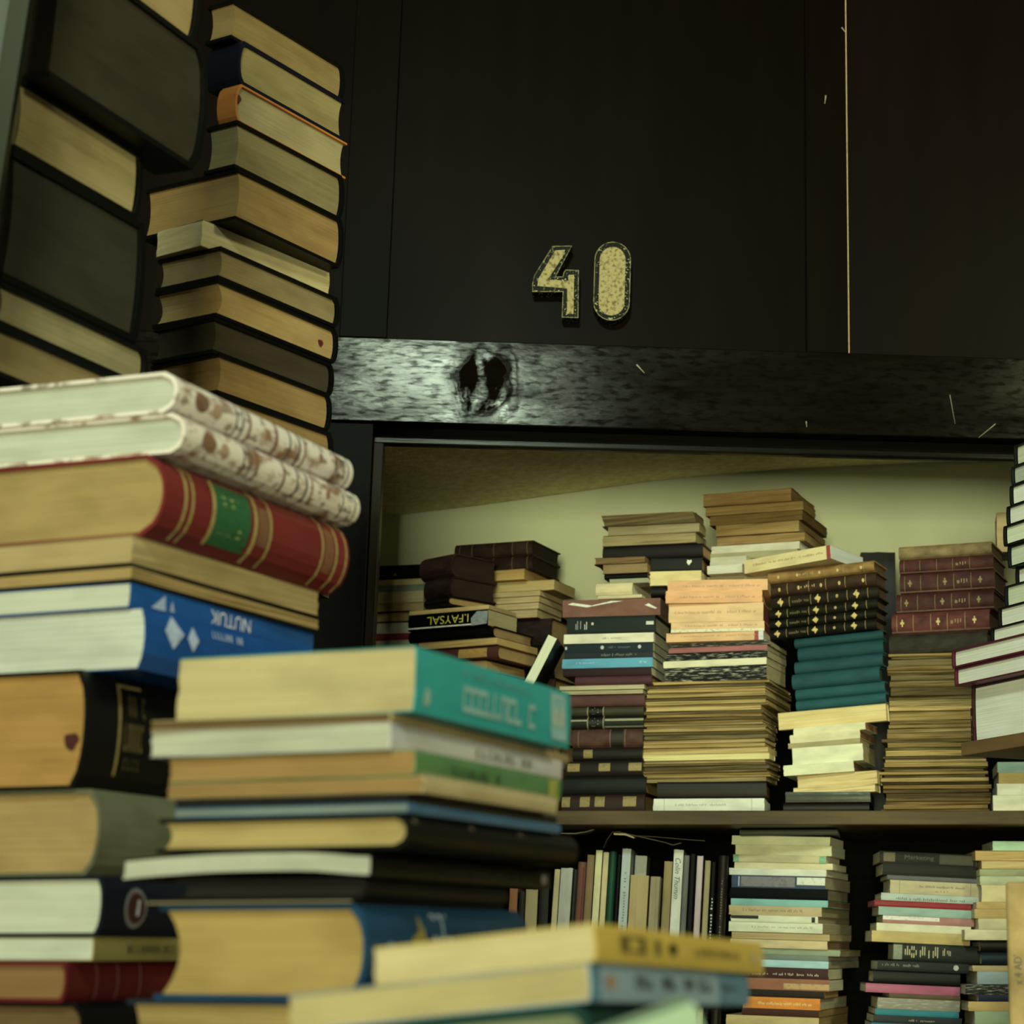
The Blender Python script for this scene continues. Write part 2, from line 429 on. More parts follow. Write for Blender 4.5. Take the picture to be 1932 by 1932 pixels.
b = BOOKS['WAV']; b.marks(.52, .84, .3, .62, flat((34, 62, 60)), 12, 9); b.blob(.95, .5, .022, .28, flat((150, 152, 130)), 12, 'emblem')
b = BOOKS['BLU']
b.shapes([[(.225, .44), (.335, .44), (.36, .64), (.325, .60), (.315, .74), (.295, .90), (.28, .72), (.24, .64), (.25, .56)]], flat((150, 140, 50)), 'emblem')
b.marks(.37, .50, .60, .92, flat((150, 176, 176)), 3, 5); b.blob(.12, .55, .03, .06, flat((90, 130, 146)), 12)

# ================================================================== foreground: nearest tilted pile
stack('the tilted yellow-topped pile', 'books in the nearest tilted pile', .86, 18, .2, .15, [
    (1741, 1122, 707, 1438, 'B', 'paper', (204, 178, 62), (202, 190, 122), 'yellow-spined paperback with cream pages', dict(key='YEL', rough=.4, wear=.1)),
    (1815, 1112, 545, 1410, 'B', 'paper', (146, 178, 178), (186, 174, 104), 'pale blue-spined paperback with cream pages', dict(key='PBL', rough=.35, wear=.12)),
    (1890, 1112, 470, 1310, 'B', 'hard', (16, 74, 58), (150, 170, 120), 'dark green hardcover', dict(tb=.004, inset=.010)),
], 1990, dipA=.10, dipB=.035)
b = BOOKS['YEL']
b.shapes([[(.12, .3), (.16, .3), (.16, .76), (.12, .76)], [(.17, .3), (.25, .3), (.25, .38), (.17, .38)], [(.17, .68), (.25, .68), (.25, .76), (.17, .76)], [(.22, .38), (.25, .38), (.25, .68), (.22, .68)], [(.30, .3), (.33, .3), (.33, .72), (.30, .72)]], flat((96, 84, 30)), 'lettering')
b.blob(.40, .5, .024, .18, flat((24, 26, 22)), 16, 'emblem'); b.marks(.53, .83, .38, .62, flat((130, 112, 44)), 10, 4); b.blob(.93, .5, .03, .2, flat((196, 180, 100)), 12, 'ornament')
b = BOOKS['PBL']
for (q0, q1, n_) in ((.24, .35, 4), (.40, .49, 3), (.54, .73, 6)): b.marks(q0, q1, .38, .72, flat((50, 60, 62)), n_, n_, dens=.85)
b.marks(.79, .93, .42, .62, flat((70, 92, 98)), 7, 3); b.blob(.10, .52, .022, .2, flat((176, 130, 74)), 12, 'emblem'); b.patch(0, .045, 0, 1, flat((84, 136, 150)))
b.patch(.78, 1, 0, 1, flat((92, 140, 152)), lift=.0002)
# pale green volume pushed under the pile
c_ = at(1308, 1890, .74)
m_, a_, b_, z_ = frame(c_, math.radians(-6), .36, .0)
Book('book', 'pale green volume lying under the tilted yellow-topped pile', 'book', m_, .075, .085, .012, 'A', 'paper', (146, 178, 128), (176, 190, 140), 'books in the nearest tilted pile', wear=.1)

# ================================================================== upper left: outer stack of huge volumes
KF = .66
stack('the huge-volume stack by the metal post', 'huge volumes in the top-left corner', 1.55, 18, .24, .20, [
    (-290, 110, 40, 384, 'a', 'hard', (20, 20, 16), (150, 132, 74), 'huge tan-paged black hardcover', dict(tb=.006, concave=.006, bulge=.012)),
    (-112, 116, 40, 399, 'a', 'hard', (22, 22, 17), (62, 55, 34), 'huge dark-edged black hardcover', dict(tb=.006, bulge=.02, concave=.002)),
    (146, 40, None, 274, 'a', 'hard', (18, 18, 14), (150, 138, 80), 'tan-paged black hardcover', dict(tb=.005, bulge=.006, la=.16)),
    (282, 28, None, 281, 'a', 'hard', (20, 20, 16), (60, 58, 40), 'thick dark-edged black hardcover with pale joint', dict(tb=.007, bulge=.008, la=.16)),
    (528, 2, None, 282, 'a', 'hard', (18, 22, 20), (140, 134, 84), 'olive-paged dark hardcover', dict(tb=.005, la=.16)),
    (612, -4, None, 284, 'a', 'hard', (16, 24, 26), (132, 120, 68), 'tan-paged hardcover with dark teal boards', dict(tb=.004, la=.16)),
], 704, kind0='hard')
# upper left: inner stack
BOARD_Z = at(0, 704, 1.55).z
def ypix(z, d, x=0.0): return pix(Vector((x, d, z)))[1]
Y_U1 = ypix(BOARD_Z, 2.10)
U1P = dict(tb=.0045)
stack('the tall stack beside the cabinet', 'books in the tall inner upper-left stack', 2.10, 27.5, .18, .14, [
    (-2, 441, 392, 653, 'a', 'hard', (14, 15, 14), (142, 122, 62), 'tan-paged black hardcover', dict(U1P)),
    (72, 452, 392, 652, 'A', 'hard', (16, 24, 40), (148, 136, 74), 'navy-spined hardcover', dict(U1P)),
    (154, 447, 412, 655, 'A', 'hard', (176, 112, 36), (160, 150, 92), 'orange hardcover with red endpaper', dict(tb=.0025, key='ORA')),
    (226, 448, 390, 652, 'a', 'hard', (14, 15, 14), (134, 124, 70), 'olive-paged black hardcover', dict(U1P)),
    (316, 450, 275, 651, 'a', 'hard', (14, 15, 14), (150, 124, 60), 'long thick brown-paged black hardcover', dict(U1P)),
    (414, 382, 298, 622, 'a', 'paper', (150, 144, 92), (182, 172, 108), 'pale slanting paperback', dict(phi=31)),
    (464, 416, 298, 643, 'a', 'hard', (16, 18, 17), (140, 126, 72), 'tan-paged hardcover with red-brown spine end', dict(U1P, phi=28)),
    (526, 412, 292, 640, 'a', 'hard', (14, 16, 16), (166, 142, 76), 'tan-paged black hardcover with red ink dot', dict(U1P, key='DOT', concave=.008)),
    (597, 405, 290, 632, 'a', 'hard', (14, 16, 16), (74, 66, 40), 'dark-edged black hardcover', dict(U1P)),
    (666, 414, 285, 628, 'a', 'hard', (14, 15, 14), (148, 122, 62), 'brown-paged black hardcover', dict(tb=.004)),
    (742, 415, 280, 632, 'a', 'hard', (16, 20, 20), (146, 122, 62), 'brown-paged black hardcover behind the floral volumes', dict(U1P)),
    (850, 420, 280, 640, 'a', 'hard', (16, 20, 20), (90, 80, 50), 'dark thick hardcover hidden behind floral volumes', dict(U1P)),
], Y_U1, kind0="hard")
dot(BOOKS['DOT'], .86, .46, .0046, flat((96, 24, 20)), 'B')
dot(BOOKS['ORA'], .03, .62, .006, flat((96, 24, 20)), 'B', 'endpaper')
# ================================================================== the niche behind: shelves
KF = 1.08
TICKS = True
SHELF_D = 3.42
SHELF_Z = at(1500, 1529, SHELF_D).z
LOW_Z = at(1500, 1962, SHELF_D + .06).z
def SB(d): return ypix(SHELF_Z, d) - .3
def LB_(d): return ypix(LOW_Z, d)
P_ = 'paper'; H_ = 'hard'
# ---- left end of the niche
stack('the stack beside the dark post', 'books in the niche beside the dark post', 3.78, 12, .14, .2, [
    (1062, 818, 690, None, 'A', H_, (22, 28, 24), CREAM, 'black hardcover with faint lettering', dict(key='L1A')),
    (1090, 822, 690, None, 'A', P_, (184, 174, 110), CREAM, 'thin cream paperback'),
    (1101, 812, 690, None, 'A', P_, (104, 116, 84), CREAM, 'thin grey-green paperback'),
    (1114, 800, 690, None, 'a', P_, (150, 140, 92), (158, 150, 96), 'pale-paged paperback'),
    (1136, 800, 690, None, 'a', P_, (110, 92, 44), (150, 134, 72), 'tan-paged paperback'),
    (1152, 772, 690, None, 'a', H_, (30, 22, 16), (150, 132, 70), 'tan-paged dark hardcover'),
    (1174, 776, 685, None, 'A', P_, (176, 176, 140), WHT, 'off-white paperback'),
    (1194, 786, 685, None, 'A', P_, (122, 46, 38), WHT, 'thin red-spined paperback'),
    (1206, 792, 685, None, 'A', P_, (176, 170, 130), WHT, 'off-white paperback half hidden by turquoise book'),
    (1240, 800, 685, None, 'A', H_, BRN, TAN, 'brown leather hardcover hidden by turquoise book', dict(tex='leather')),
    (1320, 800, 685, None, 'A', H_, BLK, TAN, 'black hardcover hidden behind turquoise-topped stack'),
    (1430, 800, 685, None, 'A', H_, BRN, TAN, 'thick brown hardcover hidden behind turquoise-topped stack'),
], SB(3.78))
BOOKS['L1A'].marks(.12, .30, .2, .36, flat((130, 140, 110)), 5, 2); BOOKS['L1A'].marks(.42, .47, .2, .4, flat((130, 140, 110)), 1, 3)
stack('the stack under two leather volumes', 'books under the two leather volumes', 3.74, 17, .15, .2, [
    (1018, 1004, 858, 1058, 'A', H_, (58, 44, 30), (60, 50, 36), 'brown leather volume with blind bands', dict(tex='leather', key='LV1', rough=.6)),
    (1046, 1004, 856, 1056, 'A', H_, (52, 40, 28), (60, 50, 36), 'brown leather volume with blind bands', dict(tex='leather', key='LV2', rough=.6)),
    (1073, 990, 851, None, 'a', P_, (150, 126, 62), (162, 138, 66), 'tan-paged paperback', dict(lb=.12)),
    (1093, 1046, 846, 1085, 'a', P_, (120, 98, 50), (160, 144, 80), 'wide tan-paged paperback'),
    (1113, 1020, 850, 1065, 'a', P_, (116, 76, 46), (156, 144, 88), 'olive-paged booklet', dict(key='RB1')),
    (1124, 1018, 848, 1062, 'a', P_, (116, 76, 46), (158, 146, 90), 'olive-paged booklet', dict(key='RB2')),
    (1136, 1016, 846, 1060, 'a', P_, (116, 66, 46), (156, 144, 88), 'olive-paged booklet'),
    (1149, 1014, 848, 1058, 'a', P_, (110, 66, 44), (150, 138, 84), 'olive-paged booklet'),
    (1165, 1040, 860, None, 'A', H_, (44, 34, 26), TAN, 'dark brown hardcover', dict(tex='leather')),
    (1215, 1045, 860, None, 'A', H_, BLK, TAN, 'black hardcover in shadow'),
    (1280, 1045, 860, None, 'A', H_, BRN, TAN, 'thick brown hardcover hidden by turquoise book'),
    (1400, 1045, 860, None, 'A', H_, BLK, TAN, 'thick black hardcover hidden by turquoise-topped stack'),
], SB(3.74))
for k in ('LV1', 'LV2'):
    for q in (.06, .22, .5, .74, .93): BOOKS[k].patch(q, q + .012, .05, .95, flat((92, 76, 50)))
for k in ('RB1', 'RB2'): pass
# rolled-spine leather book lying between the two stacks
c_ = at(856, 1042, 3.70)
m_, a_, b_, z_ = frame(c_, math.radians(64), 0, 0)
stack('the small pile left of the leather volumes', 'small pile between post and leather volumes', 3.62, 40, .10, .17, [
    (1042, 852, 792, None, 'A', H_, (54, 36, 26), (50, 36, 24), 'round-spined brown leather book', dict(tex='leather', bulge=.016, tb=.003, lb=.12)),
    (1086, 850, 800, None, 'A', H_, (46, 32, 24), (50, 38, 24), 'dark brown leather book', dict(tex='leather', bulge=.01, lb=.12)),
    (1124, 846, 800, None, 'A', H_, (24, 22, 18), TAN, 'black leather book', dict(lb=.12)),
], 1141)
stack('the yellow-lettered pile', 'books under the yellow-lettered black book', 3.58, 24, .15, .2, [
    (1141, 922, 772, 974, 'A', P_, (170, 150, 84), (140, 132, 80), 'thin cream paperback'),
    (1149, 921, 771, 976, 'A', P_, (18, 20, 18), (146, 138, 88), 'black paperback with yellow lettering upside down', dict(key='FAY', rough=.3, ck=.8)),
    (1180, 930, 771, None, 'A', H_, (16, 16, 14), (140, 120, 70), 'plain black hardcover'),
    (1202, 938, 789, None, 'a', P_, (120, 98, 46), (164, 142, 74), 'brown-paged paperback'),
    (1216, 939, 798, None, 'A', H_, (74, 44, 32), TAN, 'brown hardcover with tan spine label', dict(key='TLB')),
    (1243, 918, 800, None, 'a', H_, (30, 26, 18), (150, 128, 66), 'tan-paged dark hardcover'),
    (1270, 940, 800, None, 'A', H_, BLK, TAN, 'black hardcover half hidden by turquoise book'),
    (1340, 930, 800, None, 'A', H_, BRN, TAN, 'thick brown hardcover hidden by turquoise-topped stack', dict(lb=.06)),
    (1440, 930, 800, None, 'A', H_, BLK, TAN, 'thick black hardcover hidden by turquoise-topped stack', dict(lb=.06)),
], SB(3.58))
stack('the low pile under the leaning book', 'low pile under the leaning book', 3.50, 2, .14, .2, [
    (1352, 1046, 968, None, 'A', H_, BLK, TAN, 'black hardcover hidden by turquoise book'),
    (1440, 1046, 968, None, 'A', H_, BRN, TAN, 'brown hardcover hidden by turquoise book'),
], SB(3.50))
b = BOOKS['FAY']; b.text('I.FAYSAL', .24, .76, .30, .80, flat((176, 170, 60)), turn=True); b.patch(0, .80, .10, .19, flat((200, 210, 190)), 'spine_band')
b.shapes([[(.80, .05), (.99, .12), (1, .9), (.86, .92), (.79, .5)]], flat((120, 132, 120), .3), 'sticker')
BOOKS['TLB'].patch(.48, .86, .2, .84, flat((150, 122, 54)), 'spine_label')
# ---- stack with black and teal spines
stack('the plastic-topped stack', 'books under the plastic-wrapped brown book', 3.55, 9, .15, .2, [
    (1128, 1246, 1062, None, 'A', P_, (112, 82, 60), (120, 100, 70), 'brown book wrapped in shiny plastic', dict(key='PLA', rough=.15)),
    (1160, 1236, 1070, None, 'A', H_, DGRN, PALE, 'dark green hardcover with small white lettering', dict(key='DG1', bulge=.002)),
    (1193, 1233, 1064, None, 'A', P_, (190, 190, 146), CREAM, 'cream paperback'  , dict(key='CR1')),
    (1211, 1232, 1065, None, 'A', P_, (24, 40, 44), PALE, 'dark teal paperback with white dots', dict(key='DT1')),
    (1228, 1232, 1065, None, 'A', P_, (34, 44, 46), PALE, 'dark grey lettered paperback', dict(key='DT2')),
    (1240, 1231, 1061, None, 'A', P_, (74, 140, 148), PALE, 'light blue paperback', dict(key='LB1')),
    (1258, 1229, 1062, None, 'A', P_, (46, 22, 26), PALE, 'dark maroon paperback'),
    (1273, 1230, 1085, None, 'A', H_, (72, 42, 42), TAN, 'dull maroon hardcover', dict(bulge=.004)),
    (1291, 1216, 1055, None, 'a', P_, (130, 126, 84), (160, 158, 110), 'thin sheaf of pale paper', dict(cat='booklet', name='booklet')),
    (1300, 1214, 1058, None, 'a', P_, (60, 40, 28), (150, 146, 98), 'thin pale-paged booklet', dict(cat='booklet', name='booklet')),
    (1309, 1216, 1073, None, 'A', H_, (82, 54, 44), TAN, 'brown-purple hardcover', dict(bulge=.004)),
    (1331, 1214, 1076, None, 'A', H_, (62, 60, 40), TAN, 'olive volume with black gilt-lettered label', dict(key='OV1')),
    (1350, 1214, 1076, None, 'A', H_, (40, 42, 32), TAN, 'dark volume with pale lines and black label', dict(key='OV2')),
    (1374, 1213, 1080, None, 'A', H_, (74, 50, 36), TAN, 'brown leather volume with dark label', dict(key='BL1', tex='leather')),
    (1409, 1212, 1080, None, 'A', H_, (40, 38, 28), TAN, 'dark volume with one gilt square', dict(key='DV1')),
    (1434, 1212, 1068, None, 'A', H_, (42, 40, 30), TAN, 'dark volume with gilt panels', dict(key='DV2')),
    (1465, 1219, 1060, None, 'A', H_, (34, 38, 30), TAN, 'thick black volume', dict(bulge=.006)),
    (1498, 1216, 1060, None, 'A', H_, (52, 38, 28), TAN, 'brown volume with worn gilt panels', dict(key='DV3')),
], SB(3.55))
b = BOOKS['PLA']
b.shapes([[(.05, .75), (.25, .55), (.45, .75), (.62, .88), (.5, .9), (.3, .66), (.1, .85)], [(.84, .6), (.95, .35), (.97, .4), (.88, .7)]], flat((200, 200, 180), .1), 'painted_glint')  # pale polygons painted as reflections on the plastic
b = BOOKS['DG1']; b.marks(.10, .17, .2, .75, flat((120, 130, 116)), 2, 2); b.marks(.20, .24, .2, .7, flat((160, 166, 140)), 1, 3); b.patch(.9, .985, .45, .65, flat((170, 176, 150)), 'lettering'); b.shapes([[(.28, .5), (.305, .5), (.305, .65), (.28, .65)]], flat((160, 166, 140)))
BOOKS['CR1'].marks(.43, .65, .4, .6, flat((120, 118, 90)), 9, 4)
b = BOOKS['DT1']; b.blob(.02, .5, .014, .2, flat((150, 160, 140)), 8); b.blob(.43, .5, .02, .22, flat((150, 160, 140)), 8); b.blob(.85, .5, .02, .22, flat((150, 160, 140)), 8); b.marks(.5, .75, .35, .65, flat((70, 84, 76)), 9, 4)
BOOKS['DT2'].marks(.42, .82, .25, .75, flat((90, 104, 80)), 13, 4)
b = BOOKS['LB1']; b.marks(.15, .4, .4, .65, flat((120, 166, 166)), 10, 5); b.marks(.86, .94, .4, .65, flat((150, 180, 176)), 3, 5)
for k in ('OV1', 'OV2'):
    b = BOOKS[k]; b.patch(.25, .44, .0, 1, flat((24, 24, 20)), 'spine_label'); b.marks(.30, .40, .15, .85, flat((140, 140, 100)), 2, 4)
    b.patch(.23, .245, 0, 1, flat((120, 120, 80))); b.patch(.445, .46, 0, 1, flat((120, 120, 80)))
b = BOOKS['OV2']; b.patch(0, .23, .62, .76, flat((130, 132, 92)), 'spine_band'); b.patch(.47, 1, .62, .8, flat((130, 132, 92)), 'spine_band'); b.patch(.47, 1, .1, .22, flat((100, 104, 74)), 'spine_band')
b = BOOKS['BL1']; b.patch(.55, .72, .02, .98, flat((34, 30, 22)), 'spine_label')
for q in (.08, .53, .74): b.patch(q, q + .012, .02, .98, flat((100, 80, 54)))
BOOKS['DV1'].patch(.16, .29, .2, .85, gold(.5), 'gilt_panel')
b = BOOKS['DV2']
for q0, q1 in ((.02, .18), (.43, .58), (.82, .99)): b.patch(q0, q1, .35, .85, gold(.5), 'gilt_panel')
b = BOOKS['DV3']
for q0, q1 in ((.0, .1), (.22, .34), (.40, .52), (.74, .9)): b.patch(q0, q1, .42, .9, gold(.5), 'gilt_panel')
# ---- on top of it
stack('the pile on the plastic-wrapped book', 'pile on the plastic-wrapped brown book', 3.58, 12, .13, .2, [
    (967, 1312, 1136, 1328, 'a', P_, (96, 86, 52), (130, 120, 74), 'splayed olive paper volume', dict(jit=.002, skew=.03)),
    (986, 1320, 1146, 1332, 'a', P_, (100, 92, 60), (140, 132, 84), 'olive-paged booklet', dict(jit=.002)),
    (1004, 1314, 1138, 1332, 'a', P_, (100, 90, 56), (136, 126, 76), 'frayed olive-paged paperback', dict(jit=.002)),
    (1024, 1326, 1137, None, 'A', H_, (36, 32, 28), TAN, 'wide black-brown hardcover', dict(bulge=.005)),
], 1049)
stack('the column left of the heart-marked book', 'little column left of the heart-marked book', 3.585, 12, .10, .2, [
    (1049, 1217, 1122, 1232, 'a', P_, (74, 52, 28), (110, 90, 50), 'ragged brown paperback', dict(jit=.002)),
    (1062, 1222, 1138, 1232, 'a', P_, (90, 76, 40), (126, 110, 64), 'brown-paged paperback'),
    (1080, 1222, 1140, 1234, 'A', H_, (22, 22, 18), PALE, 'thin black hardcover'),
    (1090, 1222, 1150, 1234, 'A', P_, (130, 136, 96), PALE, 'pale green thin paperback'),
    (1099, 1193, 1124, 1230, 'A', P_, (184, 178, 120), CREAM, 'small cream book with rounded spine', dict(bulge=.004)),
    (1121, 1211, 1128, None, 'A', P_, (170, 166, 112), CREAM, 'thin cream paperback'),
], 1127.5)
stack('the column under the wide hardcover', 'short column holding the heart-marked book', 3.59, 8, .12, .2, [
    (1049, 1325, 1228, None, 'A', H_, (26, 24, 20), TAN, 'black hardcover with small white heart', dict(key='HRT', bulge=.002)),
    (1076, 1323, 1226, None, 'A', P_, (184, 174, 104), CREAM, 'thick cream paperback'),
    (1103, 1254, 1228, None, 'A', H_, (22, 18, 14), TAN, 'thin black hardcover under cream paperback'),
], 1127.5)
b = BOOKS['HRT']; b.shapes([[(.70, .56), (.74, .36), (.80, .62), (.79, .76), (.755, .72), (.71, .76)]], flat((190, 190, 150)), 'heart')
# ---- tall paper pile in the middle
stack('the topmost brown paper pile', 'brown volumes on the topmost pile', 3.60, 17, .16, .2, [
    (921, 1494, 1326, 1536, 'a', P_, (110, 86, 40), (130, 108, 54), 'brown unbound volume', dict(jit=.002)),
    (945, 1515, 1332, 1538, 'a', P_, (112, 92, 46), (138, 118, 60), 'brown unbound volume', dict(jit=.002)),
    (962, 1515, 1338, 1560, 'a', P_, (80, 60, 30), (116, 96, 46), 'dark-edged brown volume', dict(jit=.002)),
    (981, 1506, 1350, 1556, 'a', P_, (96, 76, 36), (140, 120, 62), 'brown-paged volume', dict(jit=.002)),
    (1003, 1520, 1352, 1560, 'a', P_, (90, 74, 38), (136, 116, 60), 'brown-paged volume with dark right side', dict(jit=.002)),
    (1021, 1508, 1342, None, 'A', P_, (170, 172, 132), PALE, 'pale grey-green paperback'),
    (1035, 1504, 1340, None, 'A', P_, (134, 134, 88), PALE, 'thin olive-grey paperback'),
    (1048, 1408, 1340, None, 'A', P_, (160, 164, 124), PALE, 'pale paperback behind the sloping cream book'),
    (1064, 1400, 1334, None, 'A', P_, (172, 178, 140), PALE, 'pale green paperback behind the sloping cream book'),
    (1080, 1490, 1334, None, 'A', P_, (130, 124, 80), PALE, 'olive paperback on the orange-spined set'),
], 1091.5)
# ---- the orange set and what is under it
stack('the peach-spined set', 'peach-spined paperbacks', 3.50, 8, .15, .2, [
    (1092, 1448, 1260, None, 'A', P_, (196, 150, 90), (180, 160, 110), 'peach paperback with grey lettering', dict(key='O1', phi=5)),
    (1113, 1438, 1256, None, 'A', P_, (192, 146, 86), (180, 160, 110), 'peach paperback with grey lettering', dict(key='O2', phi=4)),
    (1136, 1440, 1262, None, 'A', P_, (202, 162, 102), (96, 40, 36), 'wide peach paperback with grey lettering', dict(key='O3')),
    (1171, 1442, 1266, None, 'A', P_, (202, 162, 104), (96, 40, 36), 'peach paperback with worn lower edge', dict(key='O4')),
    (1190, 1440, 1257, None, 'A', P_, (204, 156, 96), (180, 170, 130), 'peach paperback with red and white end', dict(key='O5', phi=10)),
], 1207)
ink = flat((150, 116, 78))
for k, t0, t1 in (('O1', .3, .55), ('O2', .35, .6), ('O3', .42, .62), ('O4', .5, .75), ('O5', .5, .7)):
    BOOKS[k].marks(.06 if k == 'O3' else .15, .56, t0, t1, ink, 22, 5, dens=.7); BOOKS[k].marks(.62, .93, t0, t1, ink, 10, 7, dens=.7)
b = BOOKS['O5']; b.patch(.91, .95, 0, 1, flat((130, 40, 36)), 'spine_band'); b.patch(.955, 1, 0, 1, flat((170, 176, 170)), 'spine_band', label='white spine end')
BOOKS['O4'].patch(.0, 1, 0, .28, flat((214, 190, 140), .2), 'spine_band')  # pale band paints the glossy highlight along the lower edge
stack('the set under the peach set', 'black and white paperbacks under the peach set', 3.51, 16, .11, .2, [
    (1207, 1450, 1264, 1484, 'A', P_, (54, 60, 50), (150, 146, 96), 'grey-black speckled paperback', dict(tex='speckle', phi=14)),
    (1216, 1447, 1262, 1483, 'A', P_, (140, 90, 78), (152, 148, 98), 'pinkish thin paperback', dict(phi=14)),
    (1226, 1448, 1258, 1484, 'A', P_, (30, 34, 30), (150, 146, 96), 'black speckled paperback', dict(tex='speckle')),
    (1240, 1446, 1252, 1482, 'A', P_, (190, 190, 140), (152, 148, 98), 'cream paperback'),
    (1253, 1446, 1254, 1482, 'A', P_, (32, 34, 30), (150, 146, 96), 'thick black paperback with white flecks', dict(tex='speckle')),
], 1281)
def booklets(title, group, d, phi, y0, y1, x0, x1, xr, tmin, tmax, first, cols, jx=6, dark=()):
    y = y0; it = []; i = 0
    while y < y1 - tmin:
        t = R.uniform(tmin, tmax) * R.choice((.75, 1, 1, 1.25, 1.6))
        if y + t > y1 - tmin * .6: t = y1 - y
        fr = (y - y0) / (y1 - y0)
        pc = R.choice(cols); q_ = R.choice((R.uniform(.9, 1.12), R.uniform(.9, 1.12), R.uniform(.62, .9))); pc = tuple(round(v * q_) for v in pc)
        it.append((y, x1(fr) + R.uniform(-jx, jx) * .7, x0(fr) + R.uniform(-jx, jx), xr(fr) + R.uniform(-jx, jx) * .6 if xr else None, 'a', P_,
                   (pc[0] * .8, pc[1] * .78, pc[2] * .74), pc, 'thin yellowed booklet', dict(jit=.0016, phi=phi + R.uniform(-2, 2), tb=.0005)))
        y += t; i += 1
    stack(title, group, d, phi, .12, .2, it, y1, cat='booklet', name='booklet', first=first)
    return first + len(it)
YC = [(150, 136, 74), (160, 146, 82), (142, 126, 64), (156, 142, 84), (136, 120, 62), (164, 150, 88)]
def seg(*v): return lambda f: v[0] + (v[1] - v[0]) * f
k_ = booklets('the booklet stack under the peach set', 'yellowed booklets in the middle stack', 3.52, 13, 1281, 1330, seg(1218, 1215), seg(1448, 1446), seg(1490, 1490), 4.2, 6.5, 0, YC)
k_ = booklets('the booklet stack under the peach set', 'yellowed booklets in the middle stack', 3.52, 11, 1330, 1420, seg(1215, 1214), seg(1440, 1448), seg(1468, 1462), 4.2, 7.5, k_, YC)
stack('the booklet stack under the peach set', 'yellowed booklets in the middle stack', 3.52, 11, .11, .2, [
    (1420, 1452, 1212, 1462, 'a', P_, (180, 172, 104), (196, 186, 112), 'bright cream booklet', dict())], 1432, cat='booklet', name='booklet', first=k_)
k_ = booklets('the booklet stack under the peach set', 'yellowed booklets in the middle stack', 3.52, 11, 1432, 1474, seg(1212, 1210), seg(1446, 1452), seg(1468, 1468), 4.0, 6.0, k_ + 1, YC)
stack('the foot of the peach-topped stack', 'books at the foot of the middle booklet stack', 3.52, 4, .14, .2, [
    (1474, 1446, 1240, None, 'A', H_, (30, 22, 15), TAN, 'dark brown hardcover', dict(bulge=.003)),
    (1506, 1442, 1233, None, 'A', P_, (196, 202, 160), WHT, 'white paperback with grey lettering', dict(key='WFT', d=3.46, lb=.15)),
], SB(3.46))
b = BOOKS['WFT']; b.marks(.20, .66, .42, .62, flat((140, 140, 110)), 17, 6); b.patch(.095, .1, 0, 1, flat((140, 140, 110))); b.patch(.885, .89, 0, 1, flat((140, 140, 110)))
# ---- gilt leather set, teal set, cream paperbacks
stack('the dark gilt-studded set', 'gilt-studded leather volumes', 3.50, 19, .13, .2, [
    (1056, 1648, 1448, 1674, 'A', H_, (120, 96, 44), (90, 76, 44), 'worn golden-brown leather volume', dict(key='G1', tex='leather')),
    (1078, 1652, 1450, 1674, 'A', H_, (58, 42, 24), (80, 66, 40), 'brown leather volume with small gilt studs', dict(key='G2', tex='leather')),
    (1104, 1656, 1454, 1676, 'A', H_, (40, 36, 22), (80, 66, 40), 'green-black leather volume with three gilt diamonds', dict(key='G3', tex='leather')),
    (1128, 1654, 1450, 1674, 'A', H_, (34, 34, 20), (80, 66, 40), 'green-black leather volume with three gilt diamonds', dict(key='G4', tex='leather')),
    (1148, 1652, 1450, 1672, 'A', H_, (32, 34, 20), (80, 66, 40), 'green-black leather volume with three gilt diamonds', dict(key='G5', tex='leather')),
    (1166, 1652, 1448, 1672, 'A', H_, (32, 32, 20), (80, 66, 40), 'green-black leather volume with three gilt diamonds', dict(key='G6', tex='leather')),
], 1186, kind0=H_, dipA=.05)
for k in ('G1', 'G2', 'G3', 'G4', 'G5', 'G6'):
    b = BOOKS[k]
    if k in ('G1', 'G2'):
        for q in (.10, .28, .49, .66, .88): b.blob(q, .45, .012, .16, gold(1), 6, 'gilt_stud')
        b.marks(.3, .44, .35, .6, gold(.8), 4, 5)
    else:
        for q in (.09, .44, .80): b.blob(q, .5, .030, .36, gold(1.2), 4, 'gilt_diamond')
        b.marks(.20, .36, .3, .6, gold(.35), 5, 5); b.blob(.62, .5, .014, .16, gold(.8), 5, 'gilt_stud')
    for q in (.17, .37, .53, .71, .90): b.patch(q, q + .006, .1, .9, gold(.55), 'gilt_line')
stack('the teal cloth set', 'teal cloth volumes', 3.505, 19, .13, .2, [
    (1187, 1665, 1498, 1672, 'A', H_, (29, 68, 63), (60, 70, 50), 'teal cloth volume', dict(bulge=.008)),
    (1206, 1665, 1504, 1672, 'A', H_, (29, 70, 66), (60, 70, 50), 'teal cloth volume', dict(bulge=.008)),
    (1232, 1664, 1498, 1671, 'A', H_, (31, 73, 70), (60, 70, 50), 'teal cloth volume', dict(bulge=.008)),
    (1256, 1658, 1493, 1668, 'A', H_, (31, 75, 70), (60, 70, 50), 'teal cloth volume', dict(bulge=.008)),
    (1284, 1668, 1500, 1675, 'A', H_, (33, 80, 75), (60, 70, 50), 'teal cloth volume', dict(bulge=.008)),
    (1306, 1670, 1501, 1677, 'A', H_, (33, 80, 75), (60, 70, 50), 'teal cloth volume', dict(bulge=.008)),
], 1326, kind0=H_, dipA=.05)
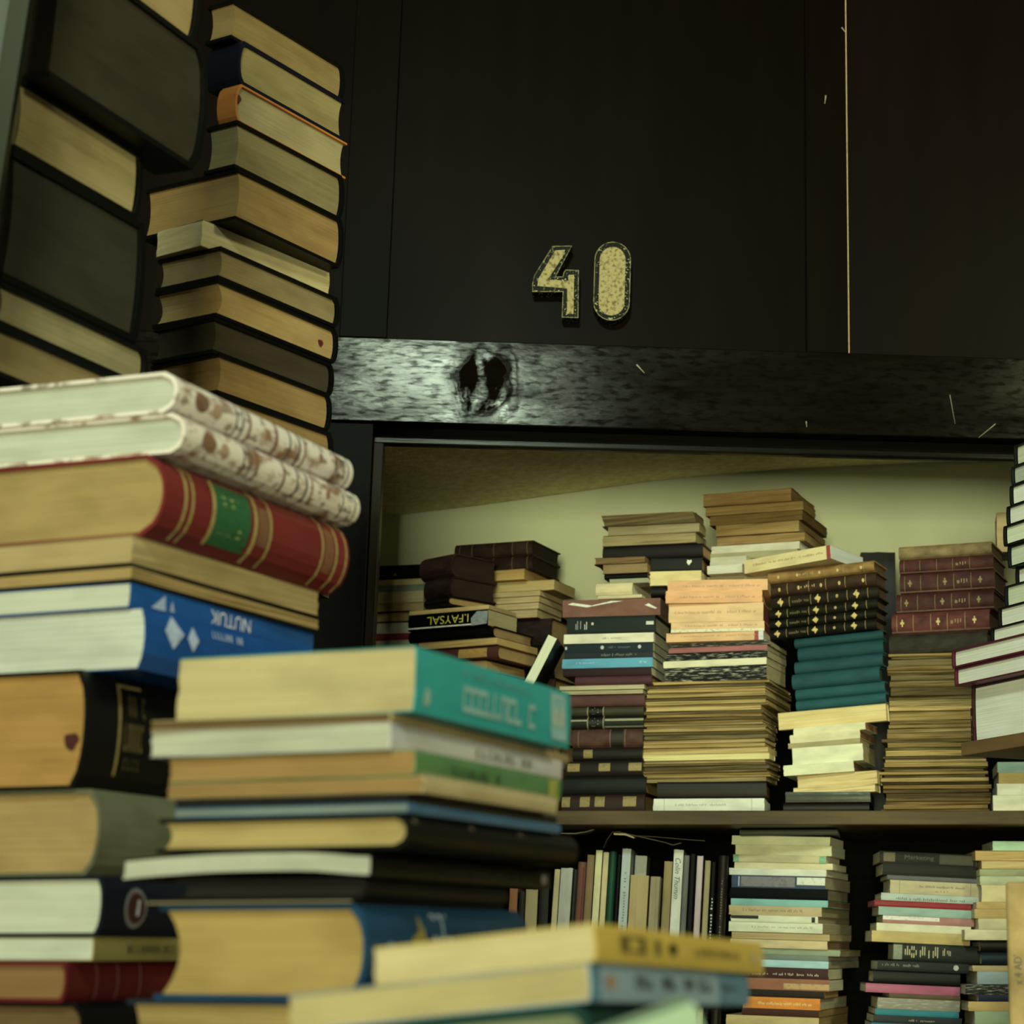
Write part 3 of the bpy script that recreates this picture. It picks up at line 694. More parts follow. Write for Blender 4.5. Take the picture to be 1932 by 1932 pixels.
stack('the pile under the teal set', 'cream paperbacks under the teal set', 3.51, 14, .12, .2, [
    (1327, 1672, 1468, 1676, 'a', P_, (176, 168, 104), (190, 178, 108), 'wide cream-paged paperback', dict(phi=18, jit=.001, dipA=.05)),
    (1360, 1632, 1497, 1655, 'A', P_, (192, 190, 134), (130, 100, 56), 'cream-spined paperback', dict(dipA=.05, phi=18)),
    (1374, 1622, 1490, 1650, 'A', P_, (190, 188, 132), (120, 96, 56), 'cream-spined paperback with dark side', dict(dipA=.05, phi=16)),
    (1390, 1622, 1487, 1640, 'A', P_, (140, 134, 84), (150, 138, 84), 'thin olive paperback', dict(dipA=.05, phi=14)),
    (1400, 1627, 1494, 1650, 'A', P_, (194, 194, 142), (168, 160, 100), 'thick cream paperback', dict(dipA=.05, phi=12)),
    (1432, 1610, 1478, 1652, 'A', P_, (190, 194, 140), (110, 94, 56), 'pale paperback jutting out to the left', dict(dipA=.05, phi=12)),
    (1452, 1654, 1502, 1662, 'a', P_, (170, 160, 96), (184, 172, 106), 'bent cream-paged paperback', dict(dipA=.05, phi=14, jit=.002)),
    (1478, 1652, 1498, 1660, 'a', P_, (176, 168, 104), (188, 180, 114), 'slim cream-paged paperback', dict(dipA=.03, phi=14, jit=.0016)),
    (1493, 1642, 1482, 1650, 'A', P_, (70, 74, 56), (60, 60, 44), 'dark glossy plastic-covered book', dict(rough=.15, phi=6)),
    (1513, 1640, 1478, 1650, 'A', H_, (38, 30, 20), (60, 50, 36), 'dark brown hardcover', dict(phi=6)),
], SB(3.51))
# ---- maroon set and booklets at the right
stack('the maroon leather set', 'maroon leather volumes', 3.50, 18, .13, .2, [
    (1020, 1870, 1695, None, 'A', H_, (112, 98, 56), (80, 66, 40), 'olive-topped worn leather volume', dict(key='R1', tex='leather')),
    (1045, 1873, 1696, None, 'A', H_, (70, 38, 30), (70, 50, 36), 'maroon leather volume with faint bands', dict(key='R2', tex='leather')),
    (1073, 1876, 1697, None, 'A', H_, (66, 38, 30), (70, 50, 36), 'maroon leather volume with faint bands', dict(key='R3', tex='leather')),
    (1111, 1874, 1690, None, 'A', H_, (64, 34, 28), (70, 50, 36), 'maroon leather volume with faded gilt crosses', dict(key='R4', tex='leather')),
    (1148, 1866, 1682, None, 'A', H_, (82, 44, 34), (70, 50, 36), 'brightest maroon volume with four gilt crosses', dict(key='R5', tex='leather')),
    (1188, 1862, 1677, None, 'A', H_, (50, 46, 32), (70, 50, 36), 'dull green-brown volume', dict(key='R6', tex='leather')),
], 1230, kind0=H_)
for k in ('R2', 'R3', 'R4', 'R5'):
    b = BOOKS[k]
    for q in (.05, .22, .40, .57, .75): b.patch(q, q + .006, .1, .9, gold(.35 if k != 'R5' else .5), 'gilt_line')
    b.patch(0, 1, .06, .12, flat((120, 96, 70), k=.7), 'worn_edge')
    if k != 'R2':
        for q in (.11, .48, .85):
            g = gold(1.0 if k == 'R5' else .45)
            b.shapes([[(q - .02, .46), (q + .02, .46), (q + .02, .56), (q - .02, .56)], [(q - .007, .34), (q + .007, .34), (q + .007, .68), (q - .007, .68)]], g, 'gilt_cross')
    b.marks(.61, .72, .35, .6, gold(.6), 4, 3)
RC = [(138, 122, 62), (146, 130, 66), (128, 112, 56), (150, 136, 76), (122, 112, 60)]
k_ = booklets('the booklet stack under the maroon set', 'yellowed booklets in the right-hand stack', 3.51, 9, 1230, 1392, seg(1678, 1676), seg(1850, 1850), None, 5.0, 11.0, 0, RC, jx=4)
k_ = booklets('the booklet stack under the maroon set', 'yellowed booklets in the right-hand stack', 3.51, 7, 1392, 1474, seg(1668, 1664), seg(1858, 1862), None, 4.5, 8.0, k_, RC, jx=6)
k_ = booklets('the booklet stack under the maroon set', 'yellowed booklets in the right-hand stack', 3.51, 5, 1474, SB(3.51), seg(1668, 1668), seg(1868, 1866), None, 4.5, 8.0, k_, [(118, 100, 48), (126, 108, 54), (108, 90, 44)], jx=5)
stack('the pale stack below the plank', 'pale books at the right end of the shelf', 3.47, 3, .14, .2, [
    (1437, 2030, 1882, None, 'A', P_, (120, 150, 120), PALE, 'grey-teal paperback'),
    (1457, 2030, 1884, None, 'A', P_, (150, 130, 62), PALE, 'tan paperback'),
    (1478, 2030, 1881, None, 'A', P_, (190, 190, 144), WHT, 'off-white paperback'),
    (1500, 2030, 1873, None, 'A', P_, (186, 188, 140), WHT, 'thick cream paperback'),
], SB(3.47))
# cream sloping book lying on the peach and gilt sets
stack('', 'single books', 3.49, 30, .105, .2, [
    (1028, 1566, 1404, 1628, 'A', P_, (196, 180, 116), (178, 188, 160), '', dict(key='SLO', dipA=.058, dipB=0.0, label='cream lettered paperback sloping across the peach and gilt sets')),
], 1054)
b = BOOKS['SLO']; b.marks(.08, .60, .42, .62, flat((140, 120, 70)), 20, 8, dens=.7); b.marks(.64, .92, .42, .6, flat((140, 120, 70)), 10, 2, dens=.7); b.patch(.955, 1, 0, 1, flat((130, 60, 50)), 'spine_band')
# tan block on the maroon set
stack('', 'single books', 3.60, 5, .09, .2, [
    (966, 1925, 1880, None, 'A', P_, (150, 132, 76), (160, 140, 84), '', dict(label='tan upright block of a book on the maroon leather set'))], ypix(at(1870, 1020, 3.5).z, 3.60))
# white-edged black book leaning between the stacks
def place(p, xa, ya, za):
    return Matrix(((xa.x, ya.x, za.x, p.x), (xa.y, ya.y, za.y, p.y), (xa.z, ya.z, za.z, p.z), (0, 0, 0, 1)))
def upright(label, x0, x1, ytop, d, depth, kind, cc, pc, group, lean=.05, zbase=None, mode='A', key=None, **o):
    """book standing on the shelf, spine towards the room"""
    zb = (LOW_Z if zbase is None else zbase) + .0022
    top = at((x0 + x1) / 2, ytop, d)
    h = (top.z - zb)
    tl, tr = at(x0, ytop, d), at(x1, ytop, d)
    T = (tr.x - tl.x) - .0010
    up = Vector((math.sin(lean), 0, math.cos(lean)))
    za = Vector((-math.cos(lean), 0, math.sin(lean)))           # thickness axis, to the left
    # local origin: the end of the spine that is at the top, left side
    L = h / math.cos(lean)
    p = tl.copy()
    p = Vector((tl.x, d, zb)) + up * L
    p.x = tl.x
    bk = Book('book', label, 'book', place(p, up, Vector((0, 1, 0)), za), L, depth, T, mode, kind, cc, pc, group, **o)
    if key: BOOKS[key] = bk
    return bk
UG = 'upright books on the lower shelf'
ups = [
    (1047, 1058, 1640, P_, (160, 154, 100), 'narrow cream upright book left of the wide grey one'),
    (1059, 1082, 1637, P_, (150, 156, 128), 'wide pale grey upright book left of the black one'),
    (1082, 1091, 1640, P_, (24, 24, 20), 'narrow black upright book beside the wide grey one'),
    (1091, 1108, 1626, H_, (104, 76, 52), 'tan upright book with red ribbon mark'),
    (1109, 1123, 1613, P_, (120, 100, 58), 'brown upright book between ribbon book and cream ones'),
    (1125, 1138, 1604, P_, (196, 188, 124), 'brightest cream upright book near the green one'),
    (1139, 1150, 1608, P_, (182, 172, 112), 'cream upright book touching the green one'),
    (1150, 1165, 1606, H_, (26, 74, 48), 'dark green upright book'),
    (1165, 1174, 1612, H_, (20, 22, 18), 'black upright book right of the green one'),
    (1175, 1192, 1601, P_, (160, 176, 152), 'tall pale bluish upright book with faint lettering'),
    (1199, 1222, 1614, P_, (180, 188, 156), 'white upright book behind the tan ones'),
    (1254, 1270, 1625, P_, (134, 124, 68), 'olive upright book beside the Colin book'),
    (1272, 1291, 1603, P_, (190, 200, 164), 'tall white upright book lettered Colin'),
    (1291, 1302, 1614, P_, (90, 98, 82), 'grey upright book right of the Colin book'),
    (1302, 1315, 1611, H_, (26, 30, 28), 'black upright book between grey and pinkish ones'),
    (1316, 1328, 1615, P_, (172, 160, 144), 'tall pinkish-white upright book near the Colin book'),
    (1331, 1342, 1624, P_, (140, 134, 84), 'slim olive upright book right of the pinkish one'),
    (1342, 1353, 1626, H_, (24, 24, 22), 'black upright book with white spots'),
    (1356, 1376, 1614, H_, (38, 32, 22), 'dark brown upright book last in the row'),
]
for i, (x0, x1, yt, kd, cc, lab) in enumerate(ups):
    o = dict(lean=.045, key='U%d' % i)
    if i == 10: upright(lab, x0, x1, yt, 3.60, .10, kd, cc, WHT, UG, **o)
    else: upright(lab, x0, x1, yt, 3.52, .15, kd, cc, PALE, UG, **o)
upright('short tan upright book in front of the white one', 1190, 1226, 1651, 3.47, .11, P_, (128, 112, 66), (166, 152, 92), UG, lean=.045, mode='a', jit=.001)
upright('short grey-tan upright book left of the olive one', 1228, 1247, 1654, 3.47, .11, P_, (140, 132, 88), (150, 144, 100), UG, lean=.045, mode='a', jit=.001)
b = BOOKS['U12']; b.text('Colin Thumm', .735, .955, .25, .8, flat((70, 72, 60)), turn=True, shear=.3)
BOOKS['U9'].marks(.52, .88, .35, .65, flat((100, 112, 100)), 12, 3); BOOKS['U17'].marks(.2, .8, .3, .7, flat((170, 176, 150)), 16, 5, dens=.4)
BOOKS['U3'].patch(.55, .97, .25, .6, flat((96, 22, 26)), 'ribbon'); BOOKS['U18'].marks(.3, .9, .45, .6, flat((90, 82, 56)), 20, 3, dens=.4)
for i, (x0, x1, yt, cc, lab) in enumerate([(962, 978, 1676, (120, 80, 40), 'brown upright book at far left of the lower shelf'), (980, 992, 1682, (26, 24, 18), 'black upright book at far left of the lower shelf'),
                                      (993, 1016, 1678, (134, 126, 76), 'khaki upright book at far left of the lower shelf'), (1020, 1038, 1650, (20, 22, 24), 'dark upright book left of the narrow cream one')]):
    upright(lab, x0, x1, yt, 3.52, .14, P_, cc, PALE, UG, lean=.02)
# leaning black book with white fore-edge on the upper shelf
p0 = at(985, 1292, 3.50); p1 = at(1034, 1196, 3.50)
up = (p1 - p0); up.y = 0; hh = up.length; up.normalize()
za = Vector((-up.z, 0, up.x))
kz = (p0.z - SHELF_Z) / up.z
Book('book', 'black book with white page edges leaning beside the plastic-wrapped stack', 'book', place(p1, up, Vector((0, 1, 0)), za), hh + .03, .13, .020, 'a', P_, (16, 16, 14), (200, 198, 150), 'single books', tb=.0012, inset=.0008)
upright('tall dark blue folder standing between gilt and maroon sets', 1624, 1690, 1042, 3.78, .06, P_, (18, 24, 30), (40, 44, 40), 'single books', lean=0, zbase=SHELF_Z)
# loose papers on the upright books
def sheet(label, pts, d, depth, col, thick=.0012):
    V = []; n = len(pts)
    q = [at(x, y + 9, d) for x, y in pts]
    for p in q:
        for (dy, dz) in ((0, 0), (depth, 0.004), (depth, .004 + thick), (0, thick)): V.append(p + Vector((0, dy, dz)))
    Fc = []
    for i in range(n - 1):
        for j in range(4): Fc.append((4 * i + j, 4 * i + (j + 1) % 4, 4 * i + 4 + (j + 1) % 4, 4 * i + 4 + j))
    Fc += [(0, 1, 2, 3), tuple(4 * (n - 1) + j for j in (3, 2, 1, 0))]
    o = mesh_obj('paper_sheet', V, Fc, pages(col)); o['label'] = label; o['category'] = 'paper'; o['group'] = 'loose papers on the upright books'
sheet('curled pale paper nearest the black hardcover, on upright books', [(1058, 1564), (1085, 1564), (1105, 1561), (1122, 1556)], 3.55, .1, (170, 164, 112))
sheet('small cream paper tab under the shelf edge', [(1158, 1566), (1180, 1567), (1196, 1573)], 3.52, .06, (190, 186, 130), .003)
sheet('bent olive paper strip leaning up from the upright books', [(1138, 1592), (1145, 1576), (1155, 1562), (1170, 1561)], 3.54, .05, (110, 106, 66))
sheet('long folded olive paper lying over the Colin book', [(1166, 1561), (1210, 1571), (1250, 1580), (1270, 1586), (1285, 1582)], 3.53, .08, (116, 112, 70))
sheet('long dim paper just under the shelf board', [(1160, 1567), (1230, 1570), (1300, 1576), (1330, 1578)], 3.56, .08, (96, 96, 64))
# ---- lower shelf stacks
stack('the lower cream-topped stack', 'books in the lower cream-topped stack', 3.50, 13, .13, .2, [
    (1565, 1580, 1396, None, 'A', P_, (52, 52, 34), PALE, 'dark olive sheet-like booklet', dict(yb=1576, phi=4, dipA=0)),
    (1580, 1566, 1381, None, 'A', P_, (196, 194, 134), CREAM, 'cream paperback'),
    (1597, 1569, 1388, None, 'A', P_, (192, 190, 130), CREAM, 'cream paperback jutting out to the right'),
    (1616, 1558, 1384, None, 'A', P_, (172, 168, 112), CREAM, 'cream paperback with green spine ends', dict(key='GE')),
    (1630, 1571, 1386, None, 'A', P_, (186, 184, 128), CREAM, 'slim cream paperback'),
    (1642, 1559, 1376, 1600, 'A', P_, (194, 204, 158), CREAM, 'slim white paperback'),
    (1655, 1557, 1381, 1604, 'A', P_, (60, 74, 84), (160, 156, 110), 'navy and silver paperback', dict(key='NS', rough=.25)),
    (1679, 1562, 1377, 1600, 'A', P_, (18, 26, 26), (120, 116, 80), 'black paperback', dict(rough=.25)),
    (1700, 1562, 1379, 1604, 'A', P_, (112, 164, 140), (110, 92, 56), 'pale teal paperback'),
    (1713, 1550, 1376, 1602, 'A', P_, (164, 152, 100), (150, 146, 98), 'tan lettered paperback', dict(key='TL')),
    (1731, 1543, 1379, 1602, 'A', P_, (190, 198, 150), (150, 146, 98), 'white paperback with black spine sections', dict(key='WB')),
    (1744, 1552, 1375, 1606, 'A', P_, (192, 200, 150), (160, 156, 106), 'white lettered paperback', dict(key='WL')),
    (1763, 1565, 1380, 1606, 'a', P_, (110, 92, 52), (160, 146, 90), 'thin tan-paged paperback'),
    (1777, 1561, 1378, 1604, 'A', P_, (178, 166, 108), (120, 96, 60), 'tan-spined paperback'),
    (1793, 1585, 1390, 1624, 'A', P_, (124, 138, 100), (140, 130, 84), 'grey-green paperback'),
    (1805, 1562, 1390, 1620, 'A', P_, (104, 120, 96), (160, 156, 110), 'dim green paperback'),
    (1815, 1563, 1390, 1620, 'A', P_, (140, 180, 164), (150, 146, 104), 'pale blue paperback'),
    (1829, 1563, 1395, None, 'A', P_, (64, 38, 32), PALE, 'brown paperback with pale lettering', dict(key='BP')),
    (1850, 1565, 1400, None, 'A', P_, (132, 90, 58), PALE, 'reddish tan paperback', dict(key='RT')),
    (1872, 1555, 1400, None, 'A', P_, (44, 36, 26), TAN, 'dark brown paperback'),
    (1886, 1547, 1402, 1598, 'A', P_, (206, 120, 30), (160, 164, 120), 'orange paperback', dict(key='OP', rough=.3)),
    (1908, 1545, 1400, 1600, 'A', P_, (66, 34, 24), TAN, 'dark red paperback'),
    (1922, 1545, 1370, 1600, 'A', P_, (164, 150, 88), TAN, 'cream paperback at the picture bottom'),
    (1944, 1545, 1375, 1600, 'A', P_, (120, 110, 70), TAN, 'tan paperback on the lower board'),
], LB_(3.5), dipA=-.03)
b = BOOKS['GE']; b.patch(0, .06, 0, 1, flat((110, 160, 110)), 'spine_band'); b.patch(.93, 1, 0, 1, flat((110, 160, 110)), 'spine_band')
b = BOOKS['NS']; b.patch(.10, .68, .1, .9, flat((112, 114, 104), .25), 'spine_label'); b.patch(.70, 1, .3, .9, flat((200, 210, 200), .2), 'spine_band'); b.patch(.07, .085, .1, .9, flat((130, 150, 160)))
BOOKS['TL'].marks(.15, .8, .35, .7, flat((120, 110, 74)), 20, 2); BOOKS['WL'].marks(.25, .9, .4, .65, flat((140, 146, 110)), 20, 2)
b = BOOKS['WB']; b.patch(0, .32, .45, .95, flat((20, 22, 20)), 'spine_band'); b.patch(.93, .97, .1, .9, flat((24, 24, 20)), 'spine_band')
BOOKS['BP'].marks(.1, .9, .25, .5, flat((170, 160, 130)), 24, 2); BOOKS['RT'].patch(.48, 1, .1, .6, flat((160, 132, 76)), 'spine_label'); BOOKS['OP'].marks(.2, .9, .3, .6, flat((220, 180, 100)), 22, 2)
stack('the stack beside the cardboard', 'books in the lower stack beside the cardboard', 3.52, 88, .2, .14, [
    (1605, 1660, None, 1842, 'B', P_, (17, 16, 10), PALE, 'black paperback titled Marketing', dict(key='MK', ck=.4)),  # shade on this book painted by darkening cover, title and gilt
    (1628, 1666, None, 1845, 'B', P_, (26, 24, 16), PALE, 'dark olive paperback', dict(ck=.5)),  # cover colour deepened for the same shade
    (1650, 1674, None, 1846, 'B', P_, (84, 88, 78), PALE, 'thin grey-lilac paperback'),
    (1659, 1680, None, 1852, 'B', P_, (160, 154, 104), PALE, 'cream paperback with grey lettering', dict(key='QC')),
    (1684, 1663, None, 1850, 'B', P_, (150, 168, 140), PALE, 'glossy grey-white paperback', dict(key='QG', rough=.2)),
    (1698, 1650, None, 1832, 'B', P_, (126, 30, 30), (150, 90, 80), 'red paperback', dict(rough=.3)),
    (1710, 1658, None, 1833, 'B', P_, (124, 156, 128), PALE, 'pale teal paperback'),
    (1726, 1666, None, 1838, 'B', P_, (150, 110, 90), PALE, 'pinkish red paperback', dict(key='QP', rough=.25)),
    (1741, 1654, None, 1832, 'B', P_, (196, 190, 140), PALE, 'glossy cream paperback', dict(rough=.2)),
    (1756, 1645, None, 1830, 'B', P_, (166, 150, 80), PALE, 'tan paperback'),
    (1777, 1686, None, 1852, 'B', H_, (34, 42, 34), PALE, 'dark green hardcover with cream lettering', dict(key='QD', bulge=.003)),
    (1812, 1656, None, 1828, 'B', P_, (30, 36, 32), PALE, 'black paperback with faint lettering', dict(key='QE')),
    (1830, 1648, None, 1812, 'B', H_, (26, 30, 24), PALE, 'thick black hardcover', dict(bulge=.004)),
    (1856, 1634, None, 1811, 'B', P_, (150, 84, 96), PALE, 'glossy pink paperback', dict(rough=.2)),
    (1873, 1678, None, 1811, 'B', P_, (84, 70, 40), PALE, 'brown paperback'),
    (1882, 1656, None, 1811, 'B', P_, (120, 120, 94), PALE, 'white-speckled paperback', dict(tex='speckle')),
    (1903, 1652, None, 1809, 'B', P_, (30, 110, 108), PALE, 'teal paperback'),
    (1915, 1648, None, 1815, 'B', P_, (36, 44, 44), PALE, 'dark grey paperback', dict(key='QF')),
    (1930, 1644, None, 1820, 'B', P_, (20, 96, 100), PALE, 'teal paperback at the picture bottom'),
    (1946, 1644, None, 1820, 'B', P_, (60, 60, 50), PALE, 'grey paperback on the lower board'),
], LB_(3.52) - 12, dipB=.045)
b = BOOKS['MK']; b.text('Marketing', .26, .56, .3, .75, flat((70, 66, 44))); b.patch(.04, .16, .15, .9, gold(.14), 'gilt_panel'); b.patch(.62, .97, .1, .9, gold(.06), 'gilt_panel')
b = BOOKS['QC']; b.marks(.32, .82, .5, .68, flat((96, 92, 60)), 16, 3); b.marks(.5, .64, .2, .32, flat((96, 92, 60)), 4, 3); b.patch(.1, .104, 0, 1, flat((96, 92, 60))); b.patch(.88, .884, 0, 1, flat((96, 92, 60)))
BOOKS['QG'].marks(.15, .85, .1, .5, flat((90, 100, 80)), 18, 3); BOOKS['QP'].patch(0, .62, .45, .95, flat((196, 190, 160), .2), 'spine_band')
b = BOOKS['QD']; b.marks(.13, .52, .15, .85, flat((150, 148, 96)), 8, 3, dens=.7); b.marks(.56, .66, .35, .8, flat((150, 148, 96)), 3, 3, dens=.5); b.patch(0, .1, .1, .9, flat((110, 120, 90)), 'spine_label')
b = BOOKS['QE']; b.marks(.05, .24, .4, .75, flat((90, 100, 84)), 6, 3); b.marks(.28, .46, .4, .75, flat((110, 116, 94)), 6, 4); b.blob(.86, .55, .03, .3, flat((150, 156, 130)), 10, 'emblem')
BOOKS['QF'].marks(.4, .7, .3, .6, flat((130, 134, 110)), 9, 4)
stack('the stack behind the cardboard', 'books in the lower stack behind the cardboard', 3.48, 88, .2, .14, [
    (1587, 1873, None, 2000, 'B', P_, (150, 186, 132), PALE, 'pale green paperback', dict()),
    (1605, 1840, None, 2000, 'b', P_, (140, 116, 56), (166, 146, 80), 'tan-paged paperback'),
    (1624, 1851, None, 2000, 'b', P_, (150, 132, 70), (170, 156, 92), 'tan-paged paperback'),
    (1640, 1849, None, 2000, 'B', P_, (130, 138, 90), PALE, 'pale olive paperback'),
    (1653, 1849, None, 2000, 'B', P_, (150, 160, 112), PALE, 'pale grey-green paperback'),
    (1670, 1852, None, 2000, 'B', P_, (180, 172, 110), PALE, 'cream paperback'),
    (1702, 1842, None, 2000, 'B', P_, (160, 138, 72), PALE, 'tan paperback'),
    (1715, 1839, None, 2000, 'B', P_, (154, 134, 70), PALE, 'tan paperback'),
    (1733, 1846, None, 2000, 'B', P_, (166, 164, 112), PALE, 'pale paperback'),
    (1754, 1820, None, 2000, 'B', P_, (180, 178, 126), PALE, 'white paperback jutting out to the left'),
    (1774, 1850, None, 2000, 'B', H_, (36, 30, 18), PALE, 'dark brown hardcover'),
    (1797, 1852, None, 2000, 'B', H_, (26, 44, 48), PALE, 'dark teal hardcover'),
    (1822, 1835, None, 2000, 'B', P_, (160, 144, 90), PALE, 'thin cream paperback'),
    (1833, 1844, None, 2000, 'B', P_, (130, 152, 140), PALE, 'pale blue-grey paperback'),
    (1857, 1822, None, 2000, 'B', P_, (40, 42, 38), PALE, 'black paperback with white dots', dict(tex='speckle')),
    (1877, 1846, None, 2000, 'B', P_, (28, 38, 54), PALE, 'navy paperback'),
    (1890, 1827, None, 2000, 'B', P_, (170, 146, 76), PALE, 'tan paperback'),
    (1908, 1839, None, 2000, 'B', P_, (130, 150, 104), PALE, 'pale green paperback'),
    (1936, 1839, None, 2000, 'B', P_, (80, 90, 70), PALE, 'grey paperback on the lower board'),
], LB_(3.48) - 2, dipB=.004)
# ================================================================== right edge: sharp stack on its own plank
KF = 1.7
RS = dict(anchor='L', la=.24, tb=.0026, bulge=.002, inset=.004)
stack('the stack on the plank', 'books in the sharp right-edge stack', 2.66, 62, .2, .24, [
    (842, 1912, None, None, 'b', H_, (24, 26, 22), (140, 146, 108), 'grey-paged black hardcover cut by the dark rail', dict(RS)),
    (882, 1907, None, None, 'b', H_, (24, 28, 24), (120, 130, 104), 'dim grey-paged black hardcover', dict(RS)),
    (918, 1904, None, None, 'b', H_, (20, 22, 18), (196, 196, 146), 'cream-paged black hardcover', dict(RS)),
    (957, 1898, None, None, 'b', H_, (20, 22, 18), (202, 208, 166), 'white-paged black hardcover', dict(RS)),
    (994, 1892, None, None, 'b', H_, (20, 22, 18), (150, 160, 122), 'green-grey-paged black hardcover', dict(RS)),
    (1032, 1900, None, None, 'b', H_, (20, 24, 22), (140, 152, 118), 'dim green-paged black hardcover', dict(RS)),
    (1073, 1915, None, None, 'b', H_, (20, 22, 18), (202, 204, 162), 'white-paged hardcover set back', dict(RS)),
    (1107, 1894, None, None, 'b', H_, (20, 22, 20), (142, 152, 116), 'thin grey-paged black hardcover', dict(RS)),
    (1148, 1882, None, None, 'b', H_, (20, 22, 18), (186, 188, 136), 'cream-paged black hardcover jutting out', dict(RS)),
    (1186, 1868, None, None, 'b', H_, (20, 20, 18), (192, 186, 128), 'cream-paged black hardcover above the maroon pair', dict(RS)),
    (1228, 1795, None, None, 'b', H_, (62, 24, 30), (204, 214, 192), 'maroon hardcover with bright white pages', dict(RS)),
    (1262, 1800, None, None, 'b', H_, (62, 24, 30), (204, 214, 192), 'lower maroon hardcover with bright white pages', dict(RS)),
    (1296, 1832, None, None, 'b', H_, (46, 26, 24), (202, 212, 182), 'thick white page block with torn dark cover', dict(RS, key='TORN')),
], 1403, kind0=H_)
b = BOOKS['TORN']; rr = random.Random(5); V = []; n_ = 12
for i in range(n_ + 1):
    z_ = -b.T + b.T * .62 * i / n_
    for x_, y_ in ((-b.LA - .001, -.0012), (-b.LA + .006 + rr.uniform(-.003, .005) - .003 * i / n_, -.0012 - rr.uniform(0, .003))): V.append((x_, y_, z_))
mesh_obj('torn_flap', V, [(2 * i, 2 * i + 1, 2 * i + 3, 2 * i + 2) for i in range(n_)], b.cov, b.cob)
PL_Z = at(1832, 1403, 2.66).z
# plank under the sharp stack
def slab(name, mtx, x0, x1, y0, y1, z0, z1, mat, parent=None, bev=0.0):
    o = mesh_obj(name, box_v(x0, x1, y0, y1, z0, z1), BX_F, mat, parent)
    if mtx is not None: o.matrix_world = mtx
    if bev:
        md = o.modifiers.new('bevel', 'BEVEL'); md.width = bev; md.segments = 2
    return o
KF = 1.0
# ------------------------------------------------------------------ wood
def wood(name, base, dark, rough=0.4, scale=(3, 30, 60), bump=0.3, spec=0.5):
    m, nt, n, l, b = newmat(name)
    tc = n.new('ShaderNodeTexCoord')
    o, f, _ = noise_mix(nt, tc.outputs['Object'], scale, dark, base, 0.3, 0.7, 6)
    l.new(o, b.inputs['Base Color']); b.inputs['Roughness'].default_value = rough
    b.inputs['Specular IOR Level'].default_value = spec
    bp = n.new('ShaderNodeBump'); bp.inputs['Strength'].default_value = bump; bp.inputs['Distance'].default_value = 0.001
    l.new(f, bp.inputs['Height']); l.new(bp.outputs[0], b.inputs['Normal'])
    return m
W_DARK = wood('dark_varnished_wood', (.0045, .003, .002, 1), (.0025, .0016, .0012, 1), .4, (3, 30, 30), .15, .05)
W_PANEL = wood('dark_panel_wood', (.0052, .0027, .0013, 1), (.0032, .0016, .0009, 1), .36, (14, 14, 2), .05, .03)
W_SHELF = wood('brown_shelf_wood', (.12, .075, .034, 1), (.05, .03, .014, 1), .5, (6, 40, 60), .3, .2)
W_BLACK = wood('black_board', (.006, .0055, .0045, 1), (.003, .003, .0025, 1), .7, (4, 40, 60), .2, .02)
W_PLANK = wood('plank_wood', (.20, .115, .055, 1), (.12, .07, .035, 1), .55, (6, 6, 40), .3)
W_WORN = flat((150, 130, 80), .6)
